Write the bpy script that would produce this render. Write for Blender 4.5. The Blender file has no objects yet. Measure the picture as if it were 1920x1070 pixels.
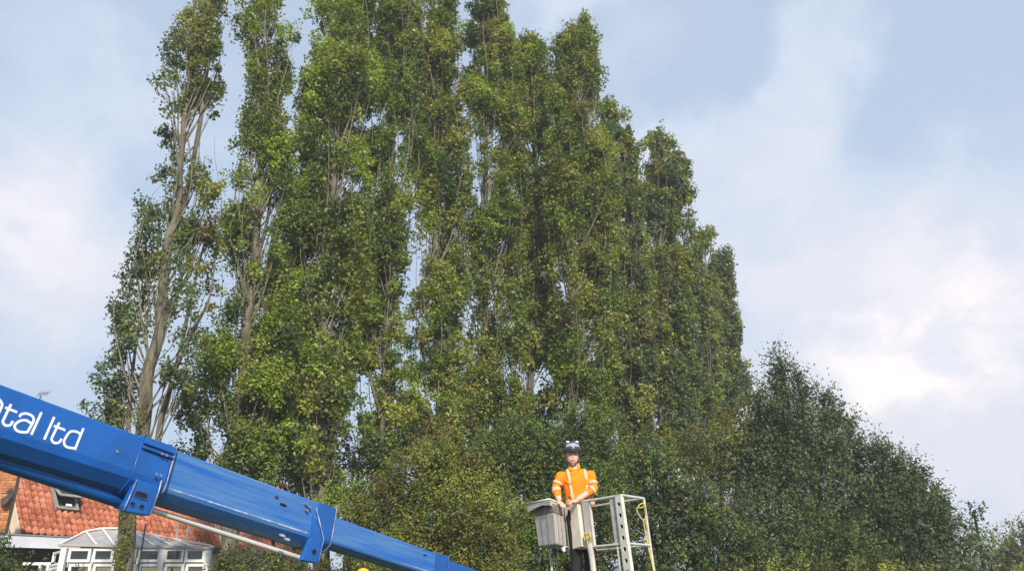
import bpy, bmesh, math, random
import numpy as np
from mathutils import Vector, Matrix

SC = bpy.context.scene
COL = SC.collection
PI = math.pi
rnd = random.Random(7)
rng = np.random.default_rng(7)

# ------------------------------------------------------------------ camera
PITCH = math.radians(22.0)
FPX = 1507.0
EYE = 1.6
cam_d = bpy.data.cameras.new('camera')
cam = bpy.data.objects.new('camera', cam_d)
COL.objects.link(cam)
cam.location = (0, 0, EYE)
cam.rotation_euler = (PI / 2 + PITCH, 0, 0)
cam_d.sensor_width = 36.0
cam_d.lens = 36.0 * FPX / 1920.0
cam_d.clip_start = 0.05
cam_d.clip_end = 5000
SC.camera = cam
CP, SP = math.cos(PITCH), math.sin(PITCH)

# ------------------------------------------------------------------ light
SUN_EL, SUN_AZ = math.radians(34), math.radians(167)      # azimuth clockwise from +Y
to_sun = Vector((math.sin(SUN_AZ) * math.cos(SUN_EL), math.cos(SUN_AZ) * math.cos(SUN_EL), math.sin(SUN_EL)))
sd = bpy.data.lights.new('sun', 'SUN')
sd.energy = 4.7
sd.angle = math.radians(3.0)
sd.color = (1.0, 0.93, 0.82)
sun = bpy.data.objects.new('sun', sd)
COL.objects.link(sun)
sun.rotation_euler = (-to_sun).to_track_quat('-Z', 'Y').to_euler()
SC.view_settings.view_transform = 'Standard'
SC.view_settings.look = 'None'
SC.view_settings.exposure = 0.25
SC.view_settings.gamma = 1.0
SC.view_settings.use_curve_mapping = False
SC.cycles.max_bounces = 6
SC.cycles.diffuse_bounces = 3
SC.cycles.transmission_bounces = 4
SC.cycles.transparent_max_bounces = 6
SC.cycles.sample_clamp_indirect = 4.0


def ray(px, py):
    """World direction through a pixel of the 1920x1070 photograph, scaled so that its Y is 1."""
    up = 535.0 - py
    f = FPX * CP - up * SP
    return Vector(((px - 960.0) / f, 1.0, (FPX * SP + up * CP) / f))


def at(px, py, Y):
    r = ray(px, py)
    return Vector((r.x * Y, Y, EYE + r.z * Y))


def at_z(px, py, z):
    r = ray(px, py)
    Y = (z - EYE) / r.z
    return Vector((r.x * Y, Y, z))


def on_plane(px, py, p0, n):
    r = ray(px, py)
    o = Vector((0, 0, EYE))
    return o + r * ((p0 - o).dot(n) / r.dot(n))


# ------------------------------------------------------------------ sky
def build_world():
    w = bpy.data.worlds.new('World')
    SC.world = w
    w.use_nodes = True
    nt = w.node_tree
    nt.nodes.clear()
    N, L = nt.nodes.new, nt.links.new
    out = N('ShaderNodeOutputWorld')
    bg = N('ShaderNodeBackground')
    L(bg.outputs[0], out.inputs[0])
    bg.inputs[1].default_value = 0.11
    sky = N('ShaderNodeTexSky')
    sky.sky_type = 'NISHITA'
    sky.sun_disc = False
    sky.sun_elevation = SUN_EL
    sky.sun_rotation = SUN_AZ
    sky.air_density = 1.0
    sky.dust_density = 1.5
    sky.ozone_density = 1.0
    tc = N('ShaderNodeTexCoord')
    D = tc.outputs['Generated']

    def math_(op, a, b=None, c=None, clamp=False):
        n = N('ShaderNodeMath')
        n.operation = op
        n.use_clamp = clamp
        for i, v in enumerate((a, b, c)):
            if v is None:
                continue
            if isinstance(v, (int, float)):
                n.inputs[i].default_value = v
            else:
                L(v, n.inputs[i])
        return n.outputs[0]

    def noise(scale, detail, rough, stretch=(1, 1, 1), off=(0, 0, 0), dist=0.0):
        mp = N('ShaderNodeMapping')
        mp.inputs['Scale'].default_value = stretch
        mp.inputs['Location'].default_value = off
        L(D, mp.inputs['Vector'])
        n = N('ShaderNodeTexNoise')
        n.inputs['Scale'].default_value = scale
        n.inputs['Detail'].default_value = detail
        n.inputs['Roughness'].default_value = rough
        n.inputs['Distortion'].default_value = dist
        L(mp.outputs[0], n.inputs['Vector'])
        return n.outputs[0]

    def ramp(x, lo, hi, a=0.0, b=1.0):
        n = N('ShaderNodeMapRange')
        n.interpolation_type = 'SMOOTHSTEP'
        for i, v in enumerate((lo, hi, a, b)):
            n.inputs[1 + i].default_value = v
        L(x, n.inputs[0])
        return n.outputs[0]

    # the direction, wobbled, so that no cloud bank has a round edge
    nv = N('ShaderNodeTexNoise')
    nv.inputs['Scale'].default_value = 5.0
    nv.inputs['Detail'].default_value = 5
    nv.inputs['Roughness'].default_value = 0.6
    L(D, nv.inputs['Vector'])
    sub = N('ShaderNodeVectorMath'); sub.operation = 'SUBTRACT'
    L(nv.outputs['Color'], sub.inputs[0]); sub.inputs[1].default_value = (.5, .5, .5)
    scl = N('ShaderNodeVectorMath'); scl.operation = 'SCALE'
    L(sub.outputs[0], scl.inputs[0]); scl.inputs['Scale'].default_value = 0.30
    add = N('ShaderNodeVectorMath'); add.operation = 'ADD'
    L(D, add.inputs[0]); L(scl.outputs[0], add.inputs[1])
    nrm = N('ShaderNodeVectorMath'); nrm.operation = 'NORMALIZE'
    L(add.outputs[0], nrm.inputs[0])
    DW = nrm.outputs[0]

    def bank(px, py, r_out, r_in, amt, sx=1.0, sz=1.0):
        """A cloud bank centred on a direction; radii in degrees, sx and sz stretch it sideways and upwards."""
        d = ray(px, py).normalized()
        right = Vector((d.y, -d.x, 0)).normalized()
        up = right.cross(d)
        def dot(v):
            n = N('ShaderNodeVectorMath'); n.operation = 'DOT_PRODUCT'
            L(DW, n.inputs[0]); n.inputs[1].default_value = v
            return n.outputs['Value']
        a = math_('DIVIDE', dot(right), sx)
        b = math_('DIVIDE', dot(up), sz)
        q = math_('SQRT', math_('ADD', math_('MULTIPLY', a, a), math_('MULTIPLY', b, b)))
        front = ramp(dot(d), 0.0, 0.3)
        return math_('MULTIPLY', ramp(q, math.sin(math.radians(r_in)), math.sin(math.radians(r_out)), amt, 0.0), front)

    fine = noise(7.0, 6, 0.55, (1, 1, 1.8), (3.1, 0.4, 1.7), 0.4)
    broad = noise(2.6, 5, 0.5, (1, 1, 2.2), (0.3, 1.9, 5.2), 0.6)
    banks = [bank(40, 430, 9, 2, .80, 1.0, 1.25), bank(150, 560, 7, 1, .35),
             bank(1500, 120, 6.0, 1, .50, .8, 1.5), bank(1400, 330, 8, 1, .55, 1.6, .8),
             bank(1000, 10, 5, 0, .45, 1.3, .6), bank(230, 130, 7, 0, .30, 1.6, .6),
             bank(1800, 620, 17, 5, .75, 1.3, .8), bank(1480, 520, 10, 0, .5, 1.3, .8),
             bank(1700, 900, 16, 5, .45, 1.8, .6)]
    s = banks[0]
    for b in banks[1:]:
        s = math_('ADD', s, b)
    s = math_('MULTIPLY', s, ramp(fine, 0.30, 0.62, 0.55, 1.15))
    s = math_('ADD', s, ramp(broad, 0.50, 0.75, 0.0, 0.35))
    sep = N('ShaderNodeSeparateXYZ'); L(D, sep.inputs[0])
    veil = ramp(sep.outputs['Z'], 0.0, 0.85, 0.88, 0.80)        # thin high haze, thicker towards the horizon
    tot = math_('MINIMUM', math_('ADD', math_('MULTIPLY', s, 0.42), veil), 0.97)

    # cloud colour: warm white tops, blue grey bases
    puff = math_('ADD', math_('ADD', bank(1650, 665, 4.2, .6, 1.0, 1.6, .7), bank(1800, 640, 4.6, .6, 1.0, 1.2, 1.0)), math_('ADD', bank(1860, 520, 6, 1, .55, 1.6, .7), bank(60, 420, 6, 1, .35, 1.0, 1.1)))
    puff = math_('MULTIPLY', math_('MINIMUM', puff, 1.0), ramp(fine, 0.35, 0.6, 0.35, 1.0))
    c1 = N('ShaderNodeMix'); c1.data_type = 'RGBA'
    c1.inputs['A'].default_value = (4.45, 5.45, 6.95, 1)
    c1.inputs['B'].default_value = (6.5, 6.65, 7.35, 1)
    L(math_('MINIMUM', s, 1.0), c1.inputs['Factor'])
    c2 = N('ShaderNodeMix'); c2.data_type = 'RGBA'
    L(c1.outputs['Result'], c2.inputs['A'])
    c2.inputs['B'].default_value = (9.3, 8.5, 8.4, 1)
    L(puff, c2.inputs['Factor'])
    mx = N('ShaderNodeMix'); mx.data_type = 'RGBA'
    L(tot, mx.inputs['Factor'])
    L(sky.outputs[0], mx.inputs['A'])
    L(c2.outputs['Result'], mx.inputs['B'])
    L(mx.outputs['Result'], bg.inputs[0])


build_world()


# ------------------------------------------------------------------ materials
def mat(name, color, rough=0.6, metal=0.0, spec=0.5, nscale=0, namt=0.15, bump=0.0, bscale=40, color2=None, coat=0.0, stretch=None, dirt=None):
    m = bpy.data.materials.new(name)
    m.use_nodes = True
    nt = m.node_tree
    b = nt.nodes['Principled BSDF']
    b.inputs['Base Color'].default_value = (*color, 1)
    b.inputs['Roughness'].default_value = rough
    b.inputs['Metallic'].default_value = metal
    b.inputs['Specular IOR Level'].default_value = spec
    b.inputs['Coat Weight'].default_value = coat
    N, L = nt.nodes.new, nt.links.new
    if nscale:
        tc = N('ShaderNodeTexCoord')
        mp = N('ShaderNodeMapping')
        L(tc.outputs['Object'], mp.inputs[0])
        if stretch:
            mp.inputs['Scale'].default_value = stretch
        n = N('ShaderNodeTexNoise')
        n.inputs['Scale'].default_value = nscale
        n.inputs['Detail'].default_value = 6
        n.inputs['Roughness'].default_value = 0.65
        L(mp.outputs[0], n.inputs['Vector'])
        r = N('ShaderNodeValToRGB')
        c2 = color2 or tuple(c * (1 - 2.2 * namt) for c in color)
        r.color_ramp.elements[0].position = 0.38
        r.color_ramp.elements[1].position = 0.62
        r.color_ramp.elements[0].color = (*c2, 1)
        r.color_ramp.elements[1].color = (*color, 1)
        L(n.outputs[0], r.inputs[0])
        L(r.outputs[0], b.inputs['Base Color'])
        if bump:
            n2 = N('ShaderNodeTexNoise')
            n2.inputs['Scale'].default_value = bscale
            n2.inputs['Detail'].default_value = 4
            L(mp.outputs[0], n2.inputs['Vector'])
            bp = N('ShaderNodeBump')
            bp.inputs['Strength'].default_value = bump
            bp.inputs['Distance'].default_value = 0.02
            L(n2.outputs[0], bp.inputs['Height'])
            L(bp.outputs[0], b.inputs['Normal'])
    return m


def leaf_mat(name, trans=0.42, gloss=0.06, rough=0.45):
    m = bpy.data.materials.new(name)
    m.use_nodes = True
    nt = m.node_tree
    nt.nodes.clear()
    N, L = nt.nodes.new, nt.links.new
    out = N('ShaderNodeOutputMaterial')
    at_ = N('ShaderNodeAttribute'); at_.attribute_name = 'tone'
    d = N('ShaderNodeBsdfDiffuse'); t = N('ShaderNodeBsdfTranslucent'); g = N('ShaderNodeBsdfGlossy')
    hs = N('ShaderNodeMix'); hs.data_type = 'RGBA'; hs.blend_type = 'MULTIPLY'
    hs.inputs['Factor'].default_value = 1.0
    hs.inputs['B'].default_value = (1.5, 1.45, 0.6, 1)
    L(at_.outputs['Color'], hs.inputs['A'])
    L(at_.outputs['Color'], d.inputs[0]); L(hs.outputs['Result'], t.inputs[0])
    g.inputs['Roughness'].default_value = rough
    g.inputs['Color'].default_value = (.4, .42, .42, 1)
    m1 = N('ShaderNodeMixShader'); m1.inputs[0].default_value = trans
    L(d.outputs[0], m1.inputs[1]); L(t.outputs[0], m1.inputs[2])
    m2 = N('ShaderNodeMixShader'); m2.inputs[0].default_value = gloss
    L(m1.outputs[0], m2.inputs[1]); L(g.outputs[0], m2.inputs[2])
    L(m2.outputs[0], out.inputs[0])
    return m


M = {}
M['leaf'] = leaf_mat('poplar_leaf')
M['leaf_dull'] = leaf_mat('bush_leaf', .30, .04, .55)
M['bark'] = mat('poplar_bark', (.21, .18, .13), .9, spec=.2, nscale=7, color2=(.065, .06, .042), bump=.9, bscale=14, stretch=(1, 1, .3))
M['twig'] = mat('pale_twig', (.25, .215, .16), .85, spec=.2, nscale=6, color2=(.11, .10, .07))
M['dark_twig'] = mat('dark_twig', (.07, .06, .045), .9, spec=.2, nscale=6, color2=(.04, .035, .03))
M['grass'] = mat('grass_ground', (.06, .085, .025), .95, spec=.1, nscale=.6, color2=(.09, .08, .04))
M['blue'] = mat('blue_paint', (.010, .115, .44), .36, spec=.4, nscale=2.5, color2=(.010, .085, .33), bump=.03, bscale=8, coat=.15)
M['scuffed'] = mat('scuffed_blue_paint', (.085, .22, .47), .42, spec=.45, nscale=4.5, color2=(.009, .115, .47), bump=.05, bscale=9, stretch=(.16, 3.2, 3.2))
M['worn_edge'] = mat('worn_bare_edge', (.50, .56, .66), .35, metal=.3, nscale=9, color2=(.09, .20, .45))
M['under'] = mat('boom_wear_pad', (.03, .035, .05), .5)
M['chrome'] = mat('chromed_rod', (.74, .72, .70), .28, metal=.15)
M['white'] = mat('white_vinyl', (.80, .83, .86), .4)
M['hole'] = mat('dark_hole', (.006, .008, .012), .8)
M['steel'] = mat('bolt_steel', (.35, .36, .38), .4, metal=.7)

M['worn_pale'] = mat('bare_worn_metal', (.62, .68, .78), .35, metal=.2, nscale=14, color2=(.20, .30, .50))  # pale tone carries the painted highlight of the worn boom edge
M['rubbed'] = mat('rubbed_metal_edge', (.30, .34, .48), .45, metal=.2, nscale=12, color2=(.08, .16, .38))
M['faded'] = mat('faded_blue_paint', (.10, .24, .50), .5)
M['grimy'] = mat('grimy_streak', (.09, .13, .17), .6)
M['yellow'] = mat('yellow_plastic', (.80, .45, .02), .4)
M['yellowrope'] = mat('yellow_rope', (.62, .50, .12), .8, nscale=60, color2=(.40, .33, .10))
M['galv'] = mat('galvanised_steel', (.62, .60, .56), .5, metal=.15, nscale=14, color2=(.48, .46, .42))
M['galv_paint'] = mat('grey_painted_steel', (.62, .59, .53), .55, nscale=6, color2=(.50, .46, .40))
M['alu'] = mat('pale_aluminium', (.76, .73, .65), .5, nscale=8, color2=(.62, .58, .50))
M['cream'] = mat('cream_grey_paint', (.72, .68, .59), .5, nscale=5, color2=(.62, .57, .49))
M['boxgrey'] = mat('warm_grey_box', (.60, .55, .50), .6, nscale=7, color2=(.48, .43, .38))
M['coverbrown'] = mat('dull_brown_grey', (.26, .23, .20), .7, nscale=12, color2=(.13, .11, .10))
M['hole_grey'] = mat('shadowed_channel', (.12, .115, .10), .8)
M['skin'] = mat('skin', (.78, .46, .34), .5, spec=.3, nscale=20, color2=(.70, .36, .26))
M['orange'] = mat('orange_fabric', (1.0, .27, .01), .8, spec=.2, nscale=9, color2=(.88, .20, .01))
M['reflect'] = mat('reflective_tape', (.70, .45, .28), .6)
M['trousers'] = mat('dark_trousers', (.016, .014, .020), .85, spec=.2, nscale=8, color2=(.028, .024, .030))
M['eye'] = mat('eye_white', (.55, .5, .46), .3)
M['hair'] = mat('dark_hair', (.04, .025, .018), .7)
M['lip'] = mat('lips', (.28, .10, .08), .5)
M['stubble'] = mat('stubble', (.30, .17, .12), .8, nscale=300, color2=(.42, .24, .17))
M['helmet'] = mat('dark_grey_helmet', (.05, .05, .062), .35)
M['helmetdark'] = mat('black_plastic', (.02, .02, .025), .45)
M['badge'] = mat('pale_helmet_sticker', (.42, .42, .50), .4, nscale=60, color2=(.20, .20, .26))

M['batten'] = mat('roof_felt', (.05, .035, .03), .95)
M['tile_plain'] = mat('far_clay_slope', (.42, .16, .09), .85, nscale=4)
M['cream_wall'] = mat('cream_render', (.78, .66, .46), .85, nscale=3, color2=(.70, .58, .40))
M['cream_trim'] = mat('cream_bargeboard', (.70, .58, .42), .7)
M['gutter'] = mat('dark_gutter', (.07, .065, .07), .5)
M['gutterpale'] = mat('weathered_gutter', (.40, .37, .34), .6)
M['windowgrey'] = mat('grey_window_frame', (.30, .29, .28), .5)
M['leadgrey'] = mat('lead_flashing', (.17, .17, .18), .6)
M['mortar'] = mat('mortar', (.42, .33, .24), .95, nscale=20)
M['brick_plain'] = mat('plain_brick', (.36, .17, .10), .9, nscale=8)
M['dish'] = mat('dark_grey_metal', (.06, .06, .065), .5)
M['fasciagrey'] = mat('pale_grey_fascia', (.52, .52, .58), .6, nscale=2, color2=(.44, .44, .50))
M['darkbrown'] = mat('dark_brown_boarding', (.06, .035, .032), .8)
M['pvc'] = mat('white_pvc', (.78, .77, .75), .4)
M['polycarb'] = mat('weathered_roof_panel', (.40, .38, .36), .35, nscale=3, color2=(.32, .30, .28))
M['blindgrey'] = mat('grey_blind', (.60, .57, .52), .8)  # for the sheets added to lighten the conservatory panes
def random_tint(m, cols, nscale=9):
    """Colour that differs from object to object and, by noise, across joined pieces."""
    nt = m.node_tree; b = nt.nodes['Principled BSDF']; N, L = nt.nodes.new, nt.links.new
    oi = N('ShaderNodeObjectInfo'); tc = N('ShaderNodeTexCoord'); n = N('ShaderNodeTexNoise')
    gm = N('ShaderNodeNewGeometry')
    n.inputs['Scale'].default_value = nscale; n.inputs['Detail'].default_value = 5
    L(gm.outputs['Position'], n.inputs['Vector'])
    ad = N('ShaderNodeMath'); ad.operation = 'MULTIPLY_ADD'; L(oi.outputs['Random'], ad.inputs[0]); ad.inputs[1].default_value = .55
    L(n.outputs[0], ad.inputs[2])
    sb = N('ShaderNodeMath'); sb.operation = 'SUBTRACT'; L(ad.outputs[0], sb.inputs[0]); sb.inputs[1].default_value = .28
    r = N('ShaderNodeValToRGB'); e = r.color_ramp.elements
    e[0].position = .15; e[0].color = (*cols[0], 1); e[1].position = .85; e[1].color = (*cols[-1], 1)
    for i, c in enumerate(cols[1:-1]):
        x = e.new(.15 + .7 * (i + 1) / (len(cols) - 1)); x.color = (*c, 1)
    L(sb.outputs[0], r.inputs[0]); L(r.outputs[0], b.inputs['Base Color'])
M['tile'] = mat('clay_pantile', (.55, .2, .1), .8, spec=.3)
random_tint(M['tile'], [(.26, .08, .045), (.42, .13, .07), (.52, .18, .10), (.60, .26, .16)], 11)
M['brick'] = mat('orange_brick', (.5, .2, .1), .9, spec=.2)
random_tint(M['brick'], [(.34, .13, .06), (.50, .20, .09), (.60, .30, .13)], 6)
def glass(name, tint, rough=.05):
    m = bpy.data.materials.new(name); m.use_nodes = True; nt = m.node_tree; nt.nodes.clear(); N, L = nt.nodes.new, nt.links.new
    out = N('ShaderNodeOutputMaterial'); t = N('ShaderNodeBsdfTransparent'); g = N('ShaderNodeBsdfGlossy'); f = N('ShaderNodeFresnel'); mx = N('ShaderNodeMixShader')
    t.inputs[0].default_value = (*tint, 1); g.inputs['Roughness'].default_value = rough; f.inputs['IOR'].default_value = 1.7
    L(f.outputs[0], mx.inputs[0]); L(t.outputs[0], mx.inputs[1]); L(g.outputs[0], mx.inputs[2]); L(mx.outputs[0], out.inputs[0])
    return m
M['glass'] = glass('window_glass', (.62, .62, .60))
M['skyglass'] = glass('roof_window_glass', (.25, .25, .26))


# ------------------------------------------------------------------ object helpers
def mk(name, verts, faces, m=None, parent=None, smooth=False):
    me = bpy.data.meshes.new(name)
    me.from_pydata([tuple(v) for v in verts], [], faces)
    me.update()
    if smooth:
        me.polygons.foreach_set('use_smooth', [True] * len(me.polygons))
    o = bpy.data.objects.new(name, me)
    if m:
        me.materials.append(m)
    COL.objects.link(o)
    if parent is not None:
        o.parent = parent
        o.matrix_parent_inverse = parent_matrix(parent).inverted()
    return o


def parent_matrix(p):
    m = Matrix.LocRotScale(p.location, p.rotation_euler, p.scale)
    if p.parent is not None:
        m = parent_matrix(p.parent) @ p.matrix_parent_inverse @ m
    return m


def thing(name, loc, label, cat, group=None):
    o = bpy.data.objects.new(name, None)
    o.empty_display_size = .2
    COL.objects.link(o)
    o.location = loc
    return tag(o, label, cat, group)


def tag(o, label=None, cat=None, group=None, kind=None):
    if label: o['label'] = label
    if cat: o['category'] = cat
    if group: o['group'] = group
    if kind: o['kind'] = kind
    return o


class MB:
    """Collects shapes into one mesh."""
    def __init__(s):
        s.v, s.f = [], []

    def add(s, vs, fs):
        k = len(s.v)
        s.v += [Vector(v) for v in vs]
        s.f += [tuple(i + k for i in f) for f in fs]
        return s

    def hexa(s, p):      # eight corners: bottom four ccw, top four ccw
        return s.add(p, [(3, 2, 1, 0), (4, 5, 6, 7), (0, 1, 5, 4), (1, 2, 6, 5), (2, 3, 7, 6), (3, 0, 4, 7)])

    def box(s, c, ax, ay, az):
        """Centre and three half-axis vectors."""
        c, ax, ay, az = map(Vector, (c, ax, ay, az))
        return s.hexa([c - ax - ay - az, c + ax - ay - az, c + ax + ay - az, c - ax + ay - az,
                       c - ax - ay + az, c + ax - ay + az, c + ax + ay + az, c - ax + ay + az])

    def bar(s, a, b, w, h, up=(0, 0, 1)):
        a, b = Vector(a), Vector(b)
        d = (b - a)
        t = d.normalized()
        side = t.cross(Vector(up))
        if side.length < 1e-3:
            side = t.cross(Vector((0, 1, 0)))
        side.normalize()
        u = side.cross(t)
        return s.box((a + b) / 2, d / 2, side * w / 2, u * h / 2)

    def tube(s, pts, rad, n=8, caps=True):
        pts = [Vector(p) for p in pts]
        if not isinstance(rad, (list, tuple)):
            rad = [rad] * len(pts)
        k = len(s.v)
        prev = None
        for i, p in enumerate(pts):
            t = (pts[min(i + 1, len(pts) - 1)] - pts[max(i - 1, 0)])
            if t.length < 1e-9:
                t = Vector((0, 0, 1))
            t.normalize()
            if prev is None:
                a = t.orthogonal().normalized()
            else:
                a = prev - t * prev.dot(t)
                a = a.normalized() if a.length > 1e-6 else t.orthogonal().normalized()
            prev = a
            b = t.cross(a)
            for j in range(n):
                q = 2 * PI * j / n
                s.v.append(p + (a * math.cos(q) + b * math.sin(q)) * rad[i])
        for i in range(len(pts) - 1):
            for j in range(n):
                j2 = (j + 1) % n
                s.f.append((k + i * n + j, k + i * n + j2, k + (i + 1) * n + j2, k + (i + 1) * n + j))
        if caps:
            s.f.append(tuple(k + j for j in reversed(range(n))))
            s.f.append(tuple(k + (len(pts) - 1) * n + j for j in range(n)))
        return s

    def prism(s, poly, off):
        """Polygon (list of points) pushed along the vector off."""
        n = len(poly)
        vs = [Vector(p) for p in poly] + [Vector(p) + Vector(off) for p in poly]
        fs = [tuple(reversed(range(n))), tuple(range(n, 2 * n))] + [(i, (i + 1) % n, n + (i + 1) % n, n + i) for i in range(n)]
        return s.add(vs, fs)

    def build(s, name, m, parent=None, smooth=False, bevel=0, angle=None):
        o = mk(name, s.v, s.f, m, parent, smooth)
        bm = bmesh.new(); bm.from_mesh(o.data)
        bmesh.ops.recalc_face_normals(bm, faces=bm.faces)
        bm.to_mesh(o.data); bm.free()
        if bevel:
            b = o.modifiers.new('bevel', 'BEVEL'); b.width = bevel; b.segments = 2; b.limit_method = 'ANGLE'; b.angle_limit = math.radians(40)
        if smooth and angle:
            try:
                o.data.set_sharp_from_angle(angle=math.radians(angle))
            except Exception:
                pass
        return o


def catmull(pts, k=6):
    P = [Vector(p) for p in pts]
    out = []
    for i in range(len(P) - 1):
        p0, p1, p2, p3 = P[max(i - 1, 0)], P[i], P[i + 1], P[min(i + 2, len(P) - 1)]
        for j in range(k):
            t = j / k
            out.append(0.5 * ((2 * p1) + (p2 - p0) * t + (2 * p0 - 5 * p1 + 4 * p2 - p3) * t * t + (3 * p1 - p0 - 3 * p2 + p3) * t ** 3))
    out.append(P[-1])
    return out


# ------------------------------------------------------------------ ground
g = mk('ground', [(-900, -300, 0), (900, -300, 0), (900, 2500, 0), (-900, 2500, 0)], [(0, 1, 2, 3)], M['grass'])
tag(g, kind='structure')


# ------------------------------------------------------------------ foliage
def unit(v):
    return v / np.maximum(np.linalg.norm(v, axis=1, keepdims=True), 1e-9)


def leaf_mesh(name, C, S, T, m, parent, out=None, upb=0.5, outb=0.5, aspect=0.8, axis=None, tri=False):
    """C centres (N,3), S sizes (N,), T colours (N,3), out = outward directions (N,3)."""
    n = len(C)
    nor = rng.normal(size=(n, 3))
    nor = unit(nor)
    if out is not None:
        nor = nor + outb * out
    nor[:, 2] += upb
    nor = unit(nor)
    a = rng.normal(size=(n, 3))
    if axis is not None:
        a = a * .5 + axis * 1.2
    a = unit(a - nor * np.sum(a * nor, axis=1, keepdims=True))
    b = np.cross(nor, a)
    L = S[:, None] * .5
    W = L * aspect
    K = 3 if tri else 4
    V = np.empty((n, K, 3), dtype=np.float32)
    if tri:
        V[:, 0] = C + a * L * 1.15
        V[:, 1] = C + b * W * 1.15 - a * L * .65
        V[:, 2] = C - b * W * 1.15 - a * L * .65
    else:
        V[:, 0] = C + a * L
        V[:, 1] = C + b * W - a * L * .2 + nor * L * .18
        V[:, 2] = C - a * L
        V[:, 3] = C - b * W - a * L * .2 + nor * L * .18
    me = bpy.data.meshes.new(name)
    me.vertices.add(K * n)
    me.vertices.foreach_set('co', V.reshape(-1))
    me.loops.add(K * n)
    me.loops.foreach_set('vertex_index', np.arange(K * n, dtype=np.int32))
    me.polygons.add(n)
    me.polygons.foreach_set('loop_start', np.arange(0, K * n, K, dtype=np.int32))
    me.update(calc_edges=True)
    ca = me.color_attributes.new('tone', 'FLOAT_COLOR', 'POINT')
    cc = np.ones((n, K, 4), dtype=np.float32)
    cc[:, :, :3] = T[:, None, :]
    ca.data.foreach_set('color', cc.reshape(-1))
    me.materials.append(m)
    o = bpy.data.objects.new(name, me)
    COL.objects.link(o)
    if parent is not None:
        o.parent = parent
        o.matrix_parent_inverse = parent_matrix(parent).inverted()
    return o


def clump_cloud(cl, per, leaf, tones, shell=.55):
    """cl: list of (centre, radius, stretch z, tone colour). Leaves lie mostly near each clump's skin."""
    k = len(cl)
    cen = np.array([c[0] for c in cl], dtype=float)
    rad = np.array([c[1] for c in cl])
    sz = np.array([c[2] for c in cl])
    col = np.array([c[3] for c in cl])
    cnt = np.maximum(4, (per * (rad / np.mean(rad)) ** 2).astype(int))
    idx = np.repeat(np.arange(k), cnt)
    n = len(idx)
    d = unit(rng.normal(size=(n, 3)))
    rr = rng.random(n) ** .38
    # a lumpy skin: radius varies with direction, differently for each clump
    ph = rng.random((k, 3)) * 6.28
    lump = 1 + .28 * np.sin(d[:, 0] * 4 + ph[idx, 0]) + .22 * np.sin(d[:, 1] * 5 + ph[idx, 1]) + .2 * np.sin(d[:, 2] * 5 + ph[idx, 2])
    p = d * (rr * rad[idx] * lump)[:, None]
    p[:, 2] *= sz[idx]
    C = cen[idx] + p
    S = leaf * (.65 + .7 * rng.random(n))
    T = col[idx] * (.72 + .56 * rng.random(n))[:, None]
    y = rng.random(n) < .03
    T[y] = T[y] * np.array([1.4, 1.2, .8])
    return C, S, T, d


def lerp_table(tab, z):
    if z <= tab[0][0]:
        return tab[0][1:]
    for a, b in zip(tab, tab[1:]):
        if z <= b[0]:
            t = (z - a[0]) / (b[0] - a[0])
            return tuple(a[i] * (1 - t) + b[i] * t for i in range(1, len(a)))
    return tab[-1][1:]


DARK = np.array((.085, .130, .038))
MID = np.array((.165, .220, .048))
OLIVE = np.array((.270, .290, .058))
FRESH = np.array((.260, .345, .050))
BROWN = np.array((.22, .20, .085))
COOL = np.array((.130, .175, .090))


def tone(mix):
    r = rnd.random() * sum(w for _, w in mix)
    for c, w in mix:
        r -= w
        if r <= 0:
            break
    return c * (.8 + .4 * rnd.random())


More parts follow.
